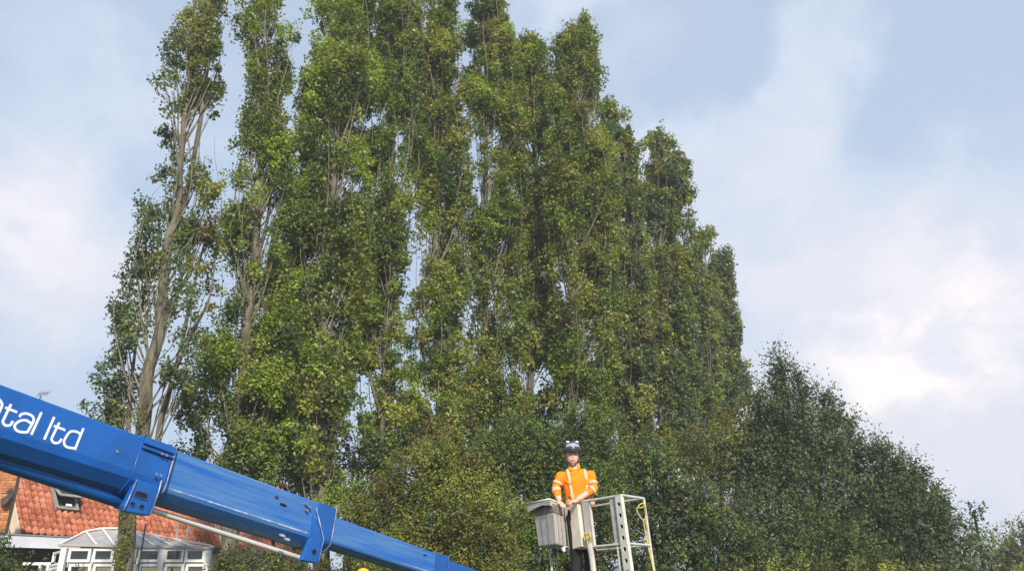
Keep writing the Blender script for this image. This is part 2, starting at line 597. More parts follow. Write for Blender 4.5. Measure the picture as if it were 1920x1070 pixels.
def poplar(label, Y, env, stem, trunk_r, clumps, per, leaf, mix, seed, dens_gap=.0, bare=0.0, extra_stems=(), extra_clumps=(), ivy=None, low=2.2, limb_r=.018, thin=1.0, open_front=False):
    """env: crown outline rows (py, left px, right px) at distance Y; stem: the trunk's line in pixels at that distance."""
    global rnd
    rnd = random.Random(seed)
    st = [at(x, y, Y) for x, y in stem]
    # carry the stem down to the ground
    d = (st[0] - st[1]); d = d / max(abs(d.z), .01)
    base = st[0] + d * st[0].z
    base.z = 0
    st = [base] + st
    st = catmull(st, 4)
    for i, p in enumerate(st):
        p.y += .12 * math.sin(i * .9 + seed)
        p.x += .03 * math.sin(i * 1.7 + seed)
    H = st[-1].z
    root = thing('poplar_tree', base, label, 'tree', 'poplars standing in one tall row')
    mb = MB()
    mb.tube(st, [max(.03, trunk_r * .8 * (1 - .93 * (p.z / H)) * (1.35 if p.z < .4 else 1)) for p in st], 10)
    mb.build('trunk', M['bark'], root, smooth=True)
    tab = []
    for (py, xl, xr) in env:
        a, b = at(xl, py, Y), at(xr, py, Y)
        tab.append((a.z, (a.x + b.x) / 2, abs(b.x - a.x) / 2))
    tab.sort()
    zlo = max(low, tab[0][0]); zhi = tab[-1][0]

    def stem_at(z):
        for a, b in zip(st, st[1:]):
            if a.z <= z <= b.z:
                return a.lerp(b, (z - a.z) / max(b.z - a.z, 1e-6))
        return st[-1].copy()

    br = MB()
    cl = []

    def bough(c, rb, st_, tn, nsub):
        """A leafy bough: small leaf clumps crowded on an upright lumpy body."""
        for q in range(nsub):
            d = Vector((rnd.gauss(0, 1), rnd.gauss(0, 1), rnd.gauss(0, 1))).normalized()
            f = rnd.random() ** .45
            cl.append(((c.x + d.x * rb * f * .85, c.y + d.y * rb * f * .85, c.z + d.z * rb * st_ * f * .9),
                       rb * (.30 + .22 * rnd.random()), 1.0 + .3 * rnd.random(), tn * (.85 + .3 * rnd.random())))

    # upright limbs with thin leaf
    for k in range(int(clumps / 9)):
        z0 = max(1.2, zlo - 1.0 + (zhi - zlo) * rnd.random())
        ln = (.14 + .16 * rnd.random()) * H
        phi = rnd.random() * 2 * PI
        fr = .35 + .6 * math.sqrt(rnd.random())
        lt = tone(mix)
        pts = []
        wob = rnd.random() * 6
        steps = 9
        for i in range(steps + 1):
            t = i / steps
            z = z0 + ln * t
            if z > zhi + .1:
                break
            cx, R = lerp_table(tab, z)
            s_ = stem_at(min(z, H))
            o = min(1.0, t * 1.9) ** .7
            tx = cx + math.cos(phi) * R * fr
            ty = Y + math.sin(phi) * max(R, .5) * fr * .9 + (s_.y - Y) * .5
            p = Vector((s_.x * (1 - o) + tx * o, s_.y * (1 - o) + ty * o, z))
            p.x += .07 * math.sin(t * 7 + wob); p.y += .07 * math.cos(t * 6 + wob)
            pts.append(p)
        if len(pts) < 3:
            continue
        r0 = limb_r * (.6 + .9 * rnd.random())
        br.tube(pts, [r0 * (1 - .85 * i / len(pts)) for i in range(len(pts))], 5, caps=False)
        if rnd.random() < bare:
            continue
        for i, p in enumerate(pts[3:]):
            if rnd.random() < .55:
                cl.append(((p.x + rnd.gauss(0, .12), p.y + rnd.gauss(0, .12), p.z), .2 + .12 * rnd.random(), 1.4, lt * .6 + tone(mix) * .4))
    # boughs that fill the outline, crowded low down, each on its own branch
    nb = int(clumps * .17)
    wins = [(zlo + (zhi - zlo) * (k + rnd.random()) / 5, .5 + .9 * rnd.random()) for k in range(5)]
    slits = [(rnd.uniform(-.8, .8), zlo + (zhi - zlo) * rnd.random(), .5 + 1.0 * rnd.random()) for k in range(19)]
    for k in range(nb):
        u = (k + rnd.random()) / nb
        z = zlo + (zhi - zlo) * u
        cx, R = lerp_table(tab, z)
        for rep in range(1 + (R > .75) + (R > 1.15)):
            if rnd.random() < dens_gap + .04 + bare * .35:
                continue
            rb = min(.72, .14 + R * .38) * (.55 + .6 * rnd.random()) * thin
            q = rnd.random() * 2 * PI
            if math.sin(q) < .1 and any(abs(z - wz) < wl for wz, wl in wins) and abs(math.cos(q)) < .75:
                continue
            if open_front and math.sin(q) < .35 and abs(math.cos(q)) < .62:
                continue
            if any(abs(math.cos(q) - sx_) < .32 and abs(z - sz_) < sl_ for sx_, sz_, sl_ in slits):
                continue
            f = max(.05, R * .98 - rb * .85) * (1.0 if rnd.random() < .6 else rnd.random())
            s_ = stem_at(min(z, H))
            c = Vector((cx + math.cos(q) * f, (s_.y + Y) / 2 + math.sin(q) * max(f, .35), z + rnd.gauss(0, .15)))
            if c.z + rb > zhi:
                c.z = zhi - rb
            stz = 1.15 + .5 * rnd.random()
            bough(c, rb, stz, tone(mix), int(7 + 14 * min(rb, .7)))
            a = stem_at(max(.6, z - 1.3 - f * 1.4))
            br.tube(catmull([a, a.lerp(c, .6) + Vector((0, 0, -.15)), c, c + Vector((rnd.gauss(0, .05), rnd.gauss(0, .05), rb * stz))], 2), [.024, .021, .018, .015, .012, .008, .004], 4, caps=False)
            for w in range(3):
                e = c + Vector((rnd.gauss(0, rb * .4), rnd.gauss(0, rb * .4), rb * stz * (.5 + .6 * rnd.random())))
                br.tube([a.lerp(c, .7), a.lerp(c, .4).lerp(e, .6), e], [.014, .010, .004], 3, caps=False)
    # leaf along the top leader
    zt = zhi
    while zt > zhi - .22 * H:
        cx, R = lerp_table(tab, zt)
        s_ = stem_at(min(zt, H))
        rr = max(.10, min(.40, R * .5)) * (.7 + .5 * rnd.random())
        bough(Vector((cx + rnd.gauss(0, R * .3), s_.y + rnd.gauss(0, .15), zt - rr)), rr, 1.4, tone(mix), 7)
        zt -= .5
    for (px, py, rp, tn) in extra_clumps:
        p = at(px, py, Y + rnd.gauss(0, .3))
        r = rp / (FPX / (Y * CP + (p.z - EYE) * SP))
        for j in range(5):
            cl.append(((p.x + rnd.gauss(0, r * .45), p.y + rnd.gauss(0, r * .45), p.z + rnd.gauss(0, r * .5)), r * .55, 1.1, tn * (.8 + .4 * rnd.random())))
        s_ = stem_at(max(.5, p.z - 1.4 * (1 + r)))
        br.tube([s_, s_.lerp(p, .5) + Vector((0, 0, -.25)), p], [.03, .02, .008], 5, caps=False)
    for path, r0, r1 in extra_stems:
        ps = catmull([at(x, y, Y + .15) for x, y in path], 4)
        nb = len(ps)
        mbs = MB(); mbs.tube(ps, [r0 + (r1 - r0) * i / (nb - 1) for i in range(nb)], 8, caps=False)
        mbs.build('limb', M['bark'], root, smooth=True)
    br.build('branches', M['twig'], root)
    C, S, T, d = clump_cloud(cl, per * (1.0 if Y < 20 else .92), leaf * (.88 if Y < 20 else 1.0), None)
    STAT.append(len(C))
    leaf_mesh('crown', C, S, T, M['leaf'], root, d, upb=.6, outb=.75, tri=Y > 20)
    if ivy:
        ic = []
        for (px, py, rp) in ivy:
            p = at(px, py, Y - trunk_r)
            for j in range(4):
                ic.append(((p.x + rnd.gauss(0, .07), p.y + rnd.gauss(0, .05), p.z + rnd.gauss(0, .2)), rp, 1.5, OLIVE * (.6 + .5 * rnd.random())))
        C, S, T, d = clump_cloud(ic, 60, .05, None)
        leaf_mesh('ivy', C, S, T, M['leaf'], root, d, upb=.3, outb=.5)
    return root


STAT = []
LEFTMIX = [(COOL, 5), (MID, 2), (OLIVE, 2), (BROWN, .4)]
FRONTMIX = [(DARK, 3), (MID, 4), (FRESH, 3), (OLIVE, 2)]
MIDMIX = [(DARK, 2), (MID, 4), (OLIVE, 4), (FRESH, 1), (BROWN, .3)]
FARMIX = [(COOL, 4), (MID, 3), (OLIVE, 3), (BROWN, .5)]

poplar('thin leaning poplar with bare pale twin stems, sparse leaves, in front of the conservatory', 17.0,
       [(-60, 385, 430), (0, 352, 432), (60, 312, 432), (120, 302, 424), (200, 303, 412), (280, 294, 400), (340, 292, 412), (372, 262, 424), (440, 250, 430), (520, 232, 428),
        (600, 196, 410), (680, 192, 385), (760, 182, 350), (840, 185, 325)],
       [(229, 1066), (250, 900), (268, 800), (290, 650), (312, 500), (330, 390), (345, 260), (352, 150), (357, 60), (360, -10)],
       .26, 330, 52, .085, LEFTMIX, 11, dens_gap=.14, bare=.5, thin=.70, open_front=True,
       extra_stems=[([(318, 470), (336, 410), (353, 350), (368, 270), (381, 190), (391, 70), (402, -60)], .075, .04),
                    ([(292, 860), (304, 780), (330, 690), (352, 590), (372, 500), (390, 430)], .08, .015),
                    ([(330, 690), (362, 620), (392, 560), (404, 480)], .05, .015),
                    ([(240, 820), (246, 720), (262, 600), (286, 470)], .05, .015)],
       extra_clumps=[(275, 395, 30, COOL), (272, 440, 28, COOL), (242, 545, 32, COOL), (232, 600, 34, COOL), (222, 690, 36, COOL), (205, 740, 30, COOL), (215, 790, 30, MID),
                     (325, 90, 24, COOL), (330, 120, 20, COOL), (345, 190, 22, MID), (310, 320, 22, COOL), (410, 360, 24, OLIVE), (400, 440, 28, OLIVE), (300, 480, 24, OLIVE), (352, 490, 26, OLIVE), (318, 250, 22, COOL), (330, 300, 20, COOL), (398, 210, 12, COOL), (405, 130, 13, COOL), (385, 580, 20, OLIVE), (380, 640, 18, OLIVE), (235, 640, 26, COOL), (190, 770, 24, COOL)],
       ivy=[(232, 1000, .13), (240, 960, .12), (228, 1040, .12), (262, 780, .12)])
poplar('slim poplar standing apart, second in the row, sky on both sides of its narrow top', 19.0,
       [(-50, 470, 535), (20, 458, 550), (80, 452, 556), (140, 466, 548), (185, 480, 532), (230, 458, 545), (300, 438, 560), (380, 432, 575), (460, 406, 565), (560, 402, 560),
        (660, 388, 570), (750, 345, 560), (840, 335, 545), (900, 380, 540)],
       [(428, 1060), (440, 900), (458, 700), (474, 520), (484, 400), (492, 250), (500, 100), (506, -20)],
       .27, 620, 80, .085, FRONTMIX, 12, bare=.15, dens_gap=.08, thin=.92,
       extra_stems=[([(478, 500), (500, 420), (512, 330), (524, 250)], .06, .02)],
       extra_clumps=[(552, 74, 14, DARK), (470, 60, 26, DARK), (478, 230, 28, DARK), (420, 600, 36, DARK), (365, 770, 34, DARK), (370, 830, 36, DARK), (550, 520, 30, FRESH), (372, 872, 34, DARK), (415, 850, 34, DARK), (400, 900, 30, MID), (450, 880, 34, DARK), (500, 880, 34, MID), (520, 830, 34, FRESH)])
poplar('broad bright green poplar on the left edge of the dense row', 20.5,
       [(-120, 610, 680), (0, 592, 715), (60, 590, 715), (120, 575, 720), (200, 556, 712), (300, 546, 700), (420, 536, 700), (520, 520, 700), (640, 500, 690), (760, 480, 680),
        (850, 470, 680), (940, 560, 690)],
       [(600, 1060), (602, 900), (604, 700), (612, 500), (630, 300), (645, 150), (655, -20), (660, -90)],
       .25, 700, 80, .088, FRONTMIX, 13, bare=.15, dens_gap=.10,
       extra_clumps=[(600, 20, 26, FRESH), (592, 90, 26, FRESH), (560, 330, 34, FRESH), (620, 420, 40, FRESH), (540, 620, 36, FRESH), (650, 720, 44, OLIVE)])
poplar('tall poplar with two long grey stems showing through its top', 22.0,
       [(-160, 690, 750), (0, 682, 790), (120, 676, 790), (300, 675, 790), (450, 660, 780), (600, 655, 770), (750, 640, 780), (860, 640, 770)],
       [(716, 1060), (720, 900), (724, 700), (726, 500), (728, 300), (730, 100), (730, -130)],
       .24, 560, 85, .09, FRONTMIX, 14, bare=.35, dens_gap=.05,
       extra_stems=[([(726, 420), (738, 250), (742, 100), (745, -60)], .08, .05)])
poplar('poplar behind the narrow sky gap, its grey trunk bare at mid height', 23.5,
       [(-90, 790, 840), (0, 765, 862), (60, 760, 866), (120, 756, 868), (220, 764, 868), (300, 757, 880), (420, 775, 885), (560, 765, 880), (700, 750, 890), (860, 740, 900)],
       [(826, 1060), (826, 880), (824, 700), (820, 500), (815, 300), (812, 100), (811, -70)],
       .25, 560, 85, .09, MIDMIX, 15, bare=.2, dens_gap=.05,
       extra_clumps=[(800, 400, 36, FRESH), (810, 540, 40, OLIVE), (820, 600, 40, FRESH)])
poplar('tall pointed poplar at the middle of the dense row', 24.5,
       [(-40, 890, 930), (0, 876, 944), (70, 862, 972), (150, 855, 985), (230, 852, 985), (360, 870, 985), (500, 870, 990), (640, 870, 1000), (780, 870, 1000), (880, 870, 1000)],
       [(905, 1060), (906, 880), (908, 700), (910, 500), (911, 300), (910, 120), (908, -20)],
       .25, 600, 85, .09, MIDMIX, 16, bare=.12)
poplar('poplar with a low rounded top between two taller neighbours', 25.5,
       [(66, 985, 1010), (85, 972, 1024), (140, 960, 1034), (240, 955, 1035), (380, 950, 1040), (520, 955, 1050), (700, 950, 1060), (850, 950, 1060)],
       [(985, 1060), (990, 880), (996, 700), (1000, 500), (1000, 300), (998, 90)],
       .23, 560, 80, .095, MIDMIX, 17, bare=.15, dens_gap=.05)
poplar('poplar with a twin tipped top standing above the stepped shoulder of the row', 24.0,
       [(44, 1084, 1104), (66, 1036, 1118), (110, 1034, 1122), (180, 1022, 1132), (280, 1020, 1150), (420, 1020, 1160), (600, 1030, 1160), (760, 1030, 1160), (860, 1030, 1160)],
       [(1072, 1060), (1072, 880), (1074, 700), (1076, 500), (1080, 300), (1088, 60)],
       .25, 680, 85, .09, MIDMIX, 18, bare=.08, extra_clumps=[(1042, 92, 11, COOL), (1098, 88, 11, COOL)])
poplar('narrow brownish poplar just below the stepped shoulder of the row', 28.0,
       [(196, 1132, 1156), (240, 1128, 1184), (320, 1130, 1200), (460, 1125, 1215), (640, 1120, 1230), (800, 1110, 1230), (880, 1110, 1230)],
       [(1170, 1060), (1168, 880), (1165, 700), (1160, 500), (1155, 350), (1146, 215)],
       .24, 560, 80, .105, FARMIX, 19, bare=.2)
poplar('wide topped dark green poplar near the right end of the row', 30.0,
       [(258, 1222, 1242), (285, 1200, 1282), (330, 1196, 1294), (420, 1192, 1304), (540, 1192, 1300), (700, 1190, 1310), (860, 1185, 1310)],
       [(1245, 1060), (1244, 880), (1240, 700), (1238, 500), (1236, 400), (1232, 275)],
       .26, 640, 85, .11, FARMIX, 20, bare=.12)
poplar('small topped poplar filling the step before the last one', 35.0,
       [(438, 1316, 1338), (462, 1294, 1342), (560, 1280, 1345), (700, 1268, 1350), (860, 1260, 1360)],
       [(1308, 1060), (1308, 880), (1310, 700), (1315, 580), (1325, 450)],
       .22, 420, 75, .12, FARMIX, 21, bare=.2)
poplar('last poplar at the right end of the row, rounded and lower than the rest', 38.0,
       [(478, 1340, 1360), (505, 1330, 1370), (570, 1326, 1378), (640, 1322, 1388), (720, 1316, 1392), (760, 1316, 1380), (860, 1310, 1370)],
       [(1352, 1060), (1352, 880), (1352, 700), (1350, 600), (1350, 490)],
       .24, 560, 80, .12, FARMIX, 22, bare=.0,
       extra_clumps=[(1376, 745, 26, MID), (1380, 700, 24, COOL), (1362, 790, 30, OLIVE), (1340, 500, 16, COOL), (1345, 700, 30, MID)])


def bush(name, label, cat, lobes, Y, mix, leaf, per, seed, sprays=40, spray_len=.7, m='leaf_dull', twig='dark_twig', up=.5, group=None, core=.7, aspect=.55, trunk_r=.09, dense=1.25, ragged=.08):
    """lobes: (px, py, radius px, distance offset). Leafy sprays point outwards from each lobe's heart."""
    global rnd
    rnd = random.Random(seed)
    cs = []
    for (px, py, rp, dy) in lobes:
        p = at(px, py, Y + dy)
        r = rp / (FPX / ((Y + dy) * CP + (p.z - EYE) * SP))
        cs.append((p, r))
    bx = sum(c.x for c, r in cs) / len(cs)
    base = Vector((bx, Y, 0))
    root = thing(name, base, label, cat, group)
    br = MB()
    CC, SS, TT, DD, AA = [], [], [], [], []
    for (c, r) in cs:
        foot = base + Vector(((c.x - bx) * .35, (c.y - Y) * .3, 0))
        if c.z > .8:
            br.tube(catmull([foot, foot.lerp(c, .5) + Vector((rnd.gauss(0, .2), rnd.gauss(0, .2), 0)), c], 3), [trunk_r * (1 - .11 * i) for i in range(7)], 6, caps=False)
        n = max(8, int(sprays * dense * r ** 1.8))
        for k in range(n):
            d = Vector((rnd.gauss(0, 1), rnd.gauss(0, 1), rnd.gauss(0, 1))).normalized()
            if d.y > .55 and rnd.random() < .6:
                d.y = -d.y
            tip_r = r * (core + (1 - core) * rnd.random() ** .5)
            dirn = (d + Vector((0, 0, up)) + Vector((rnd.gauss(0, .25), rnd.gauss(0, .25), rnd.gauss(0, .25)))).normalized()
            ln = spray_len * (.55 + .8 * rnd.random()) * (1.7 if rnd.random() < ragged else 1)
            a = c + d * tip_r - dirn * ln * .6
            b = a + dirn * ln
            if b.z < .1:
                continue
            if rnd.random() < .5:
                br.tube([c.lerp(a, .5), a, b], [.014, .010, .003], 3, caps=False)
            nl = int(per * .8 * (.6 + .8 * rnd.random()))
            t = rng.random(nl)
            w = .115 * ln * (1.35 - t) + .02
            P = np.array(a)[None] + np.array(dirn)[None] * (t * ln)[:, None] + rng.normal(size=(nl, 3)) * w[:, None]
            CC.append(P)
            SS.append(1.08 * leaf * (.6 + .8 * rng.random(nl)))
            tn = tone(mix) * (1 + .42 * math.sin(a.x * 2.3 + seed) * math.sin(a.z * 2.9 + a.y * 1.7 + seed))
            TT.append(tn[None] * (.7 + .6 * rng.random(nl))[:, None])
            DD.append(np.repeat(np.array(d)[None], nl, 0))
            AA.append(np.repeat(np.array(dirn)[None], nl, 0))
    br.build('branches', M[twig], root)
    STAT.append(sum(len(c) for c in CC))
    leaf_mesh('foliage', np.concatenate(CC), np.concatenate(SS), np.concatenate(TT), M[m], root, np.concatenate(DD), upb=.55, outb=.45, aspect=aspect, axis=np.concatenate(AA), tri=True)
    return root


GD = np.array((.072, .102, .045)); GM = np.array((.100, .138, .050)); GY = np.array((.200, .200, .045)); GO = np.array((.240, .240, .050)); GL = np.array((.165, .250, .045))
RUST = np.array((.17, .085, .035)); FAR = np.array((.12, .14, .065))

# the dark thorn tree and its neighbours to the right
bush('thorn_tree', 'large dark blue-green thorn tree with a spiky pointed top right of the poplars', 'tree',
     [(1462, 672, 7, 0), (1461, 690, 12, 0), (1458, 716, 20, 0), (1420, 742, 13, 0), (1440, 760, 22, 0), (1494, 700, 8, 0), (1500, 735, 18, 0), (1468, 790, 55, 0), (1546, 738, 14, .3), (1552, 775, 28, .3), (1520, 830, 62, 0), (1590, 790, 14, .2), (1440, 870, 70, .3), (1590, 860, 48, 0), (1560, 960, 100, -.4), (1450, 990, 90, -.4), (1640, 980, 80, -.3), (1470, 1090, 110, -.6), (1600, 1090, 110, -.6)],
     24, [(GD, 6), (GM, 4), (COOL, 2), (GY, .5)], .085, 46, 31, sprays=95, spray_len=.85, up=.7, trunk_r=.12, dense=2.0, ragged=.25, core=.5)
bush('thorn_tree', 'dark rounded thorn tree with twiggy outer edge sloping down to the low scrub', 'tree',
     [(1642, 842, 20, 0), (1662, 870, 34, 0), (1710, 885, 22, 0), (1700, 915, 44, 0), (1750, 935, 24, 0), (1742, 965, 38, 0), (1700, 970, 75, -.2), (1755, 1010, 52, 0), (1690, 1080, 90, -.3), (1770, 1080, 60, 0)],
     23, [(GD, 5), (GM, 5), (COOL, 2)], .08, 44, 32, sprays=95, spray_len=.8, up=.6, dense=2.0, ragged=.25, core=.5)
bush('bush', 'brownish olive bush against the last poplars, beside the dark thorn tree', 'bush',
     [(1385, 800, 44, 0), (1350, 850, 60, 0), (1410, 860, 50, 0), (1330, 930, 70, 0), (1290, 860, 46, .5)],
     24.6, [(GY, 5), (GM, 4), (BROWN * .7, 2)], .08, 40, 33, sprays=85, spray_len=.6, up=.5, dense=1.5)
bush('bush', 'deep green bush directly right of the lift basket', 'bush',
     [(1230, 900, 60, 0), (1290, 960, 70, 0), (1220, 1010, 76, 0), (1340, 1030, 80, 0), (1270, 1080, 80, 0), (1180, 860, 52, .6), (1160, 950, 60, .3), (1400, 1050, 60, 0)],
     19.5, [(GD, 5), (GM, 6), (GL * .8, 2), (GY, 1)], .075, 44, 34, sprays=100, spray_len=.6, up=.4, dense=1.5)
bush('bush', 'fresh green bush sprouting low in front of the dark thorn tree', 'bush',
     [(1540, 985, 44, 0), (1590, 1015, 46, 0), (1520, 1040, 40, 0), (1650, 1045, 44, 0)],
     20.5, [(GL * .8, 4), (GM, 4)], .075, 34, 35, sprays=60, spray_len=.8, up=.2, core=.55)
bush('bush', 'yellowing scrub along the foot of the dark thorn tree', 'bush',
     [(1440, 1068, 22, 0), (1490, 1062, 24, 0), (1550, 1072, 24, 0), (1610, 1072, 24, 0), (1670, 1078, 24, 0), (1390, 1075, 24, 0), (1730, 1082, 24, 0)],
     18.5, [(GY, 4), (GO, 3), (GM, 3)], .06, 34, 36, sprays=150, spray_len=.4, up=.6)
bush('sapling', 'thin young sapling with bare shoots against the sky at the edge of the scrub', 'sapling',
     [(1826, 958, 20, 0), (1818, 1000, 30, 0), (1800, 1045, 34, 0), (1850, 1030, 32, 0), (1830, 1075, 34, 0)],
     24, [(GM, 4), (COOL, 3), (FAR, 2)], .09, 26, 37, sprays=55, spray_len=.7, up=1.0, core=.45)
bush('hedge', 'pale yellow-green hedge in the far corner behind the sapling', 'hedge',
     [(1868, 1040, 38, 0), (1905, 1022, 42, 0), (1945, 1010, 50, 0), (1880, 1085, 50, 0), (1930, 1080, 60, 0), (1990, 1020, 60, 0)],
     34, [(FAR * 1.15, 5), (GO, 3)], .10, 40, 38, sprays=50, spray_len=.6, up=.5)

# bushes below the poplars
bush('bush', 'big yellow-olive bush turning rusty behind the boom, left of the man', 'bush',
     [(790, 900, 66, 0), (850, 880, 54, 0), (740, 950, 70, 0), (830, 970, 90, -.3), (900, 930, 62, 0), (700, 1010, 66, 0), (930, 1000, 62, 0), (800, 1060, 100, -.4), (900, 1070, 90, -.2), (820, 850, 28, .1), (670, 960, 34, .2)],
     15.5, [(GY, 6), (GO, 3), (GM, 2), (GL, 1), (RUST * .7, .25)], .046, 62, 41, sprays=230, spray_len=.45, up=.25, aspect=.6)
bush('bush', 'dense mid green bush with domed top behind the man', 'bush',
     [(960, 830, 48, 0), (1010, 850, 62, 0), (930, 880, 60, 0), (990, 930, 76, 0), (1060, 930, 70, 0), (1020, 1030, 90, 0), (1100, 1000, 80, 0), (1120, 910, 50, .3), (960, 1050, 70, 0), (1085, 800, 40, .6), (1065, 850, 44, .3), (1130, 850, 44, .6)],
     17.5, [(GL * .75, 5), (GM, 4), (GY, 2), (GD, 2)], .055, 60, 42, sprays=190, spray_len=.5, up=.35, aspect=.6)
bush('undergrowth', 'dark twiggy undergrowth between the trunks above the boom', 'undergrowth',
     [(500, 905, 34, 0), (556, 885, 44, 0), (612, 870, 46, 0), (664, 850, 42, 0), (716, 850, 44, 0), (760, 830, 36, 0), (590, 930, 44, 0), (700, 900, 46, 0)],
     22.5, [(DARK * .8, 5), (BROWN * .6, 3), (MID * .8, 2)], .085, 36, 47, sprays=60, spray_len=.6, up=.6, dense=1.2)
bush('bush', 'bright leafy bush tucked between the tall trunks and the boom', 'bush',
     [(640, 930, 36, 0), (610, 960, 30, 0), (680, 925, 32, 0)],
     17.5, [(FRESH * .9, 5), (MID, 3)], .065, 40, 43, sprays=110, spray_len=.45, up=.4)
bush('bush', 'small rusty brown bush at the foot of the bare grey trunk', 'bush',
     [(815, 812, 30, 0), (790, 830, 20, 0)],
     20.0, [(BROWN, 4), (RUST * .8, 2), (GY, 2)], .065, 26, 44, sprays=90, spray_len=.5, up=.5)
bush('hedge', 'loose pale green hedge under the boom beside the conservatory', 'hedge',
     [(412, 1058, 14, 0), (436, 1055, 22, 0), (475, 1058, 24, 0), (520, 1056, 24, 0), (560, 1065, 24, 0), (610, 1078, 30, 0), (660, 1080, 30, 0), (440, 1085, 30, 0), (520, 1090, 34, 0)],
     18.5, [(FAR * .8, 4), (GY, 4), (GM, 3)], .06, 44, 45, sprays=190, spray_len=.4, up=.5)
bush('bush', 'dark green bush at the very edge beneath the grey porch', 'bush',
     [(2, 1050, 26, 0), (-30, 1030, 40, 0), (30, 1072, 24, 0), (70, 1080, 20, 0), (150, 1084, 18, 0)],
     17, [(GD, 2), (GM, 4), (GL, 3)], .06, 40, 46, sprays=170, spray_len=.4, up=.5)
# thin summer haze round the whole place
hb = MB(); hb.box((0, 55, 14.5), (75, 0, 0), (0, 75, 0), (0, 0, 15.5))
hz_ = hb.build('haze', None)
hm = bpy.data.materials.new('haze_air'); hm.use_nodes = True; hm.node_tree.nodes.clear()
ho_ = hm.node_tree.nodes.new('ShaderNodeOutputMaterial'); hv = hm.node_tree.nodes.new('ShaderNodeVolumePrincipled')
hv.inputs['Color'].default_value = (.93, .95, .98, 1); hv.inputs['Density'].default_value = .0016; hv.inputs['Anisotropy'].default_value = .1
hm.node_tree.links.new(hv.outputs[0], ho_.inputs['Volume'])
hz_.data.materials.append(hm); tag(hz_, kind='stuff')

# ------------------------------------------------------------------ blue boom
def cam_pt(px, py, d):
    x, y = (px - 960) / FPX * d, (535 - py) / FPX * d
    return Vector((x, d * CP - y * SP, EYE + d * SP + y * CP))


def proj(p):
    q = Vector(p) - Vector((0, 0, EYE))
    d = q.y * CP + q.z * SP
    return 960 + FPX * q.x / d, 535 - FPX * (q.z * CP - q.y * SP) / d


BA, BB = cam_pt(0, 790, 5.1), cam_pt(800, 1056, 8.6)
BT = (BB - BA).normalized()
BU = (Vector((0, 0, 1)) - BT * BT.z).normalized()
BN = BU.cross(BT)
if BN.dot(Vector((0, 0, EYE)) - BA) < 0:
    BN = -BN
BM = Matrix((BT, -BN, BU)).transposed().to_4x4()      # local x along the boom, -y towards the viewer, z up
BM.translation = BA
BI = BM.inverted()
boom = thing('telescopic_boom', BA, 'blue telescopic lift boom with white lettering sloping across the lower left', 'boom')
boom.rotation_euler = BM.to_euler()


def s_at(px):
    lo, hi = -3.0, 12.0
    for _ in range(50):
        m_ = (lo + hi) / 2
        if proj(BA + BT * m_)[0] < px:
            lo = m_
        else:
            hi = m_
    return lo


def loc_parent(o, p):
    o.parent = p
    return o


def bl(px, py, off):
    """Pixel on the boom's side plane that lies 'off' towards the viewer from its axis, in boom coordinates."""
    return BI @ on_plane(px, py, BA + BN * off, BN)


def profile(H, W, k=1.0):
    z = {.445: (.168, -.083, -.133, -.205, -.235), .405: (.168, -.118, -.145, -.195, -.215),
         .315: (.106, -.105, -.125, -.145, -.152)}.get(H, (.085, -.07, -.09, -.11, -.12))
    pts = [(-W, z[0]), (-W, z[1]), (-W * .95, z[2]), (-W * .62, z[3]), (-W * .26, z[4])]
    pts += [(-a, b) for a, b in reversed(pts)]
    return [(a * k, b * k) for a, b in pts]


def section(name, x0, x1, H, W, m, k=1.0, dz=0.0, bev=.012, steps=1):
    mb = MB()
    pr = profile(H, W, k)
    n = len(pr)
    vs, fs = [], []
    for i in range(steps + 1):
        x = x0 + (x1 - x0) * i / steps
        vs += [(x, a, b + dz) for a, b in pr]
    for i in range(steps):
        fs += [(i * n + j, i * n + (j + 1) % n, (i + 1) * n + (j + 1) % n, (i + 1) * n + j) for j in range(n)]
    fs += [tuple(range(n)), tuple(range(steps * n, steps * n + n))]
    mb.add(vs, fs)
    return loc_parent(mb.build(name, m, None, bevel=bev), boom)


H1, W1 = .445, .175
H2, W2 = .405, .150
H3, W3 = .315, .115
S1e, S2e, S3e = s_at(262), s_at(588), s_at(812)
section('boom_section', -4.2, S1e, H1, W1, M['blue'])
section('boom_section', S1e - .5, S2e, H2, W2, M['scuffed'])
section('boom_section', S2e - .5, S3e, H3, W3, M['scuffed'])
section('boom_section', S3e - .4, 5.9, .25, .09, M['blue'])
# collars at the mouth of each section
section('collar', s_at(226), s_at(286), H1, W1, M['blue'], k=1.035, bev=.006)
section('collar', s_at(568), s_at(600), H2, W2, M['blue'], k=1.03, bev=.005)
section('collar', s_at(798), s_at(822), H3, W3, M['blue'], k=1.05, bev=.004)


def rim(x, H, W, k, r, m='blue', shear=0.0):
    pr = [(x + shear * (b / H), a * k, b * k) for a, b in profile(H, W)]
    mb = MB(); mb.tube(pr + [pr[0]], r, 6)
    return loc_parent(mb.build('rim', M[m], None, smooth=True), boom)


rim(s_at(288), H1, W1, 1.05, .007, 'rubbed')
rim(s_at(601), H2, W2, 1.05, .006, 'rubbed')
rim(s_at(226), H1, W1, 1.03, .005)
rim(s_at(823), H3, W3, 1.06, .006)
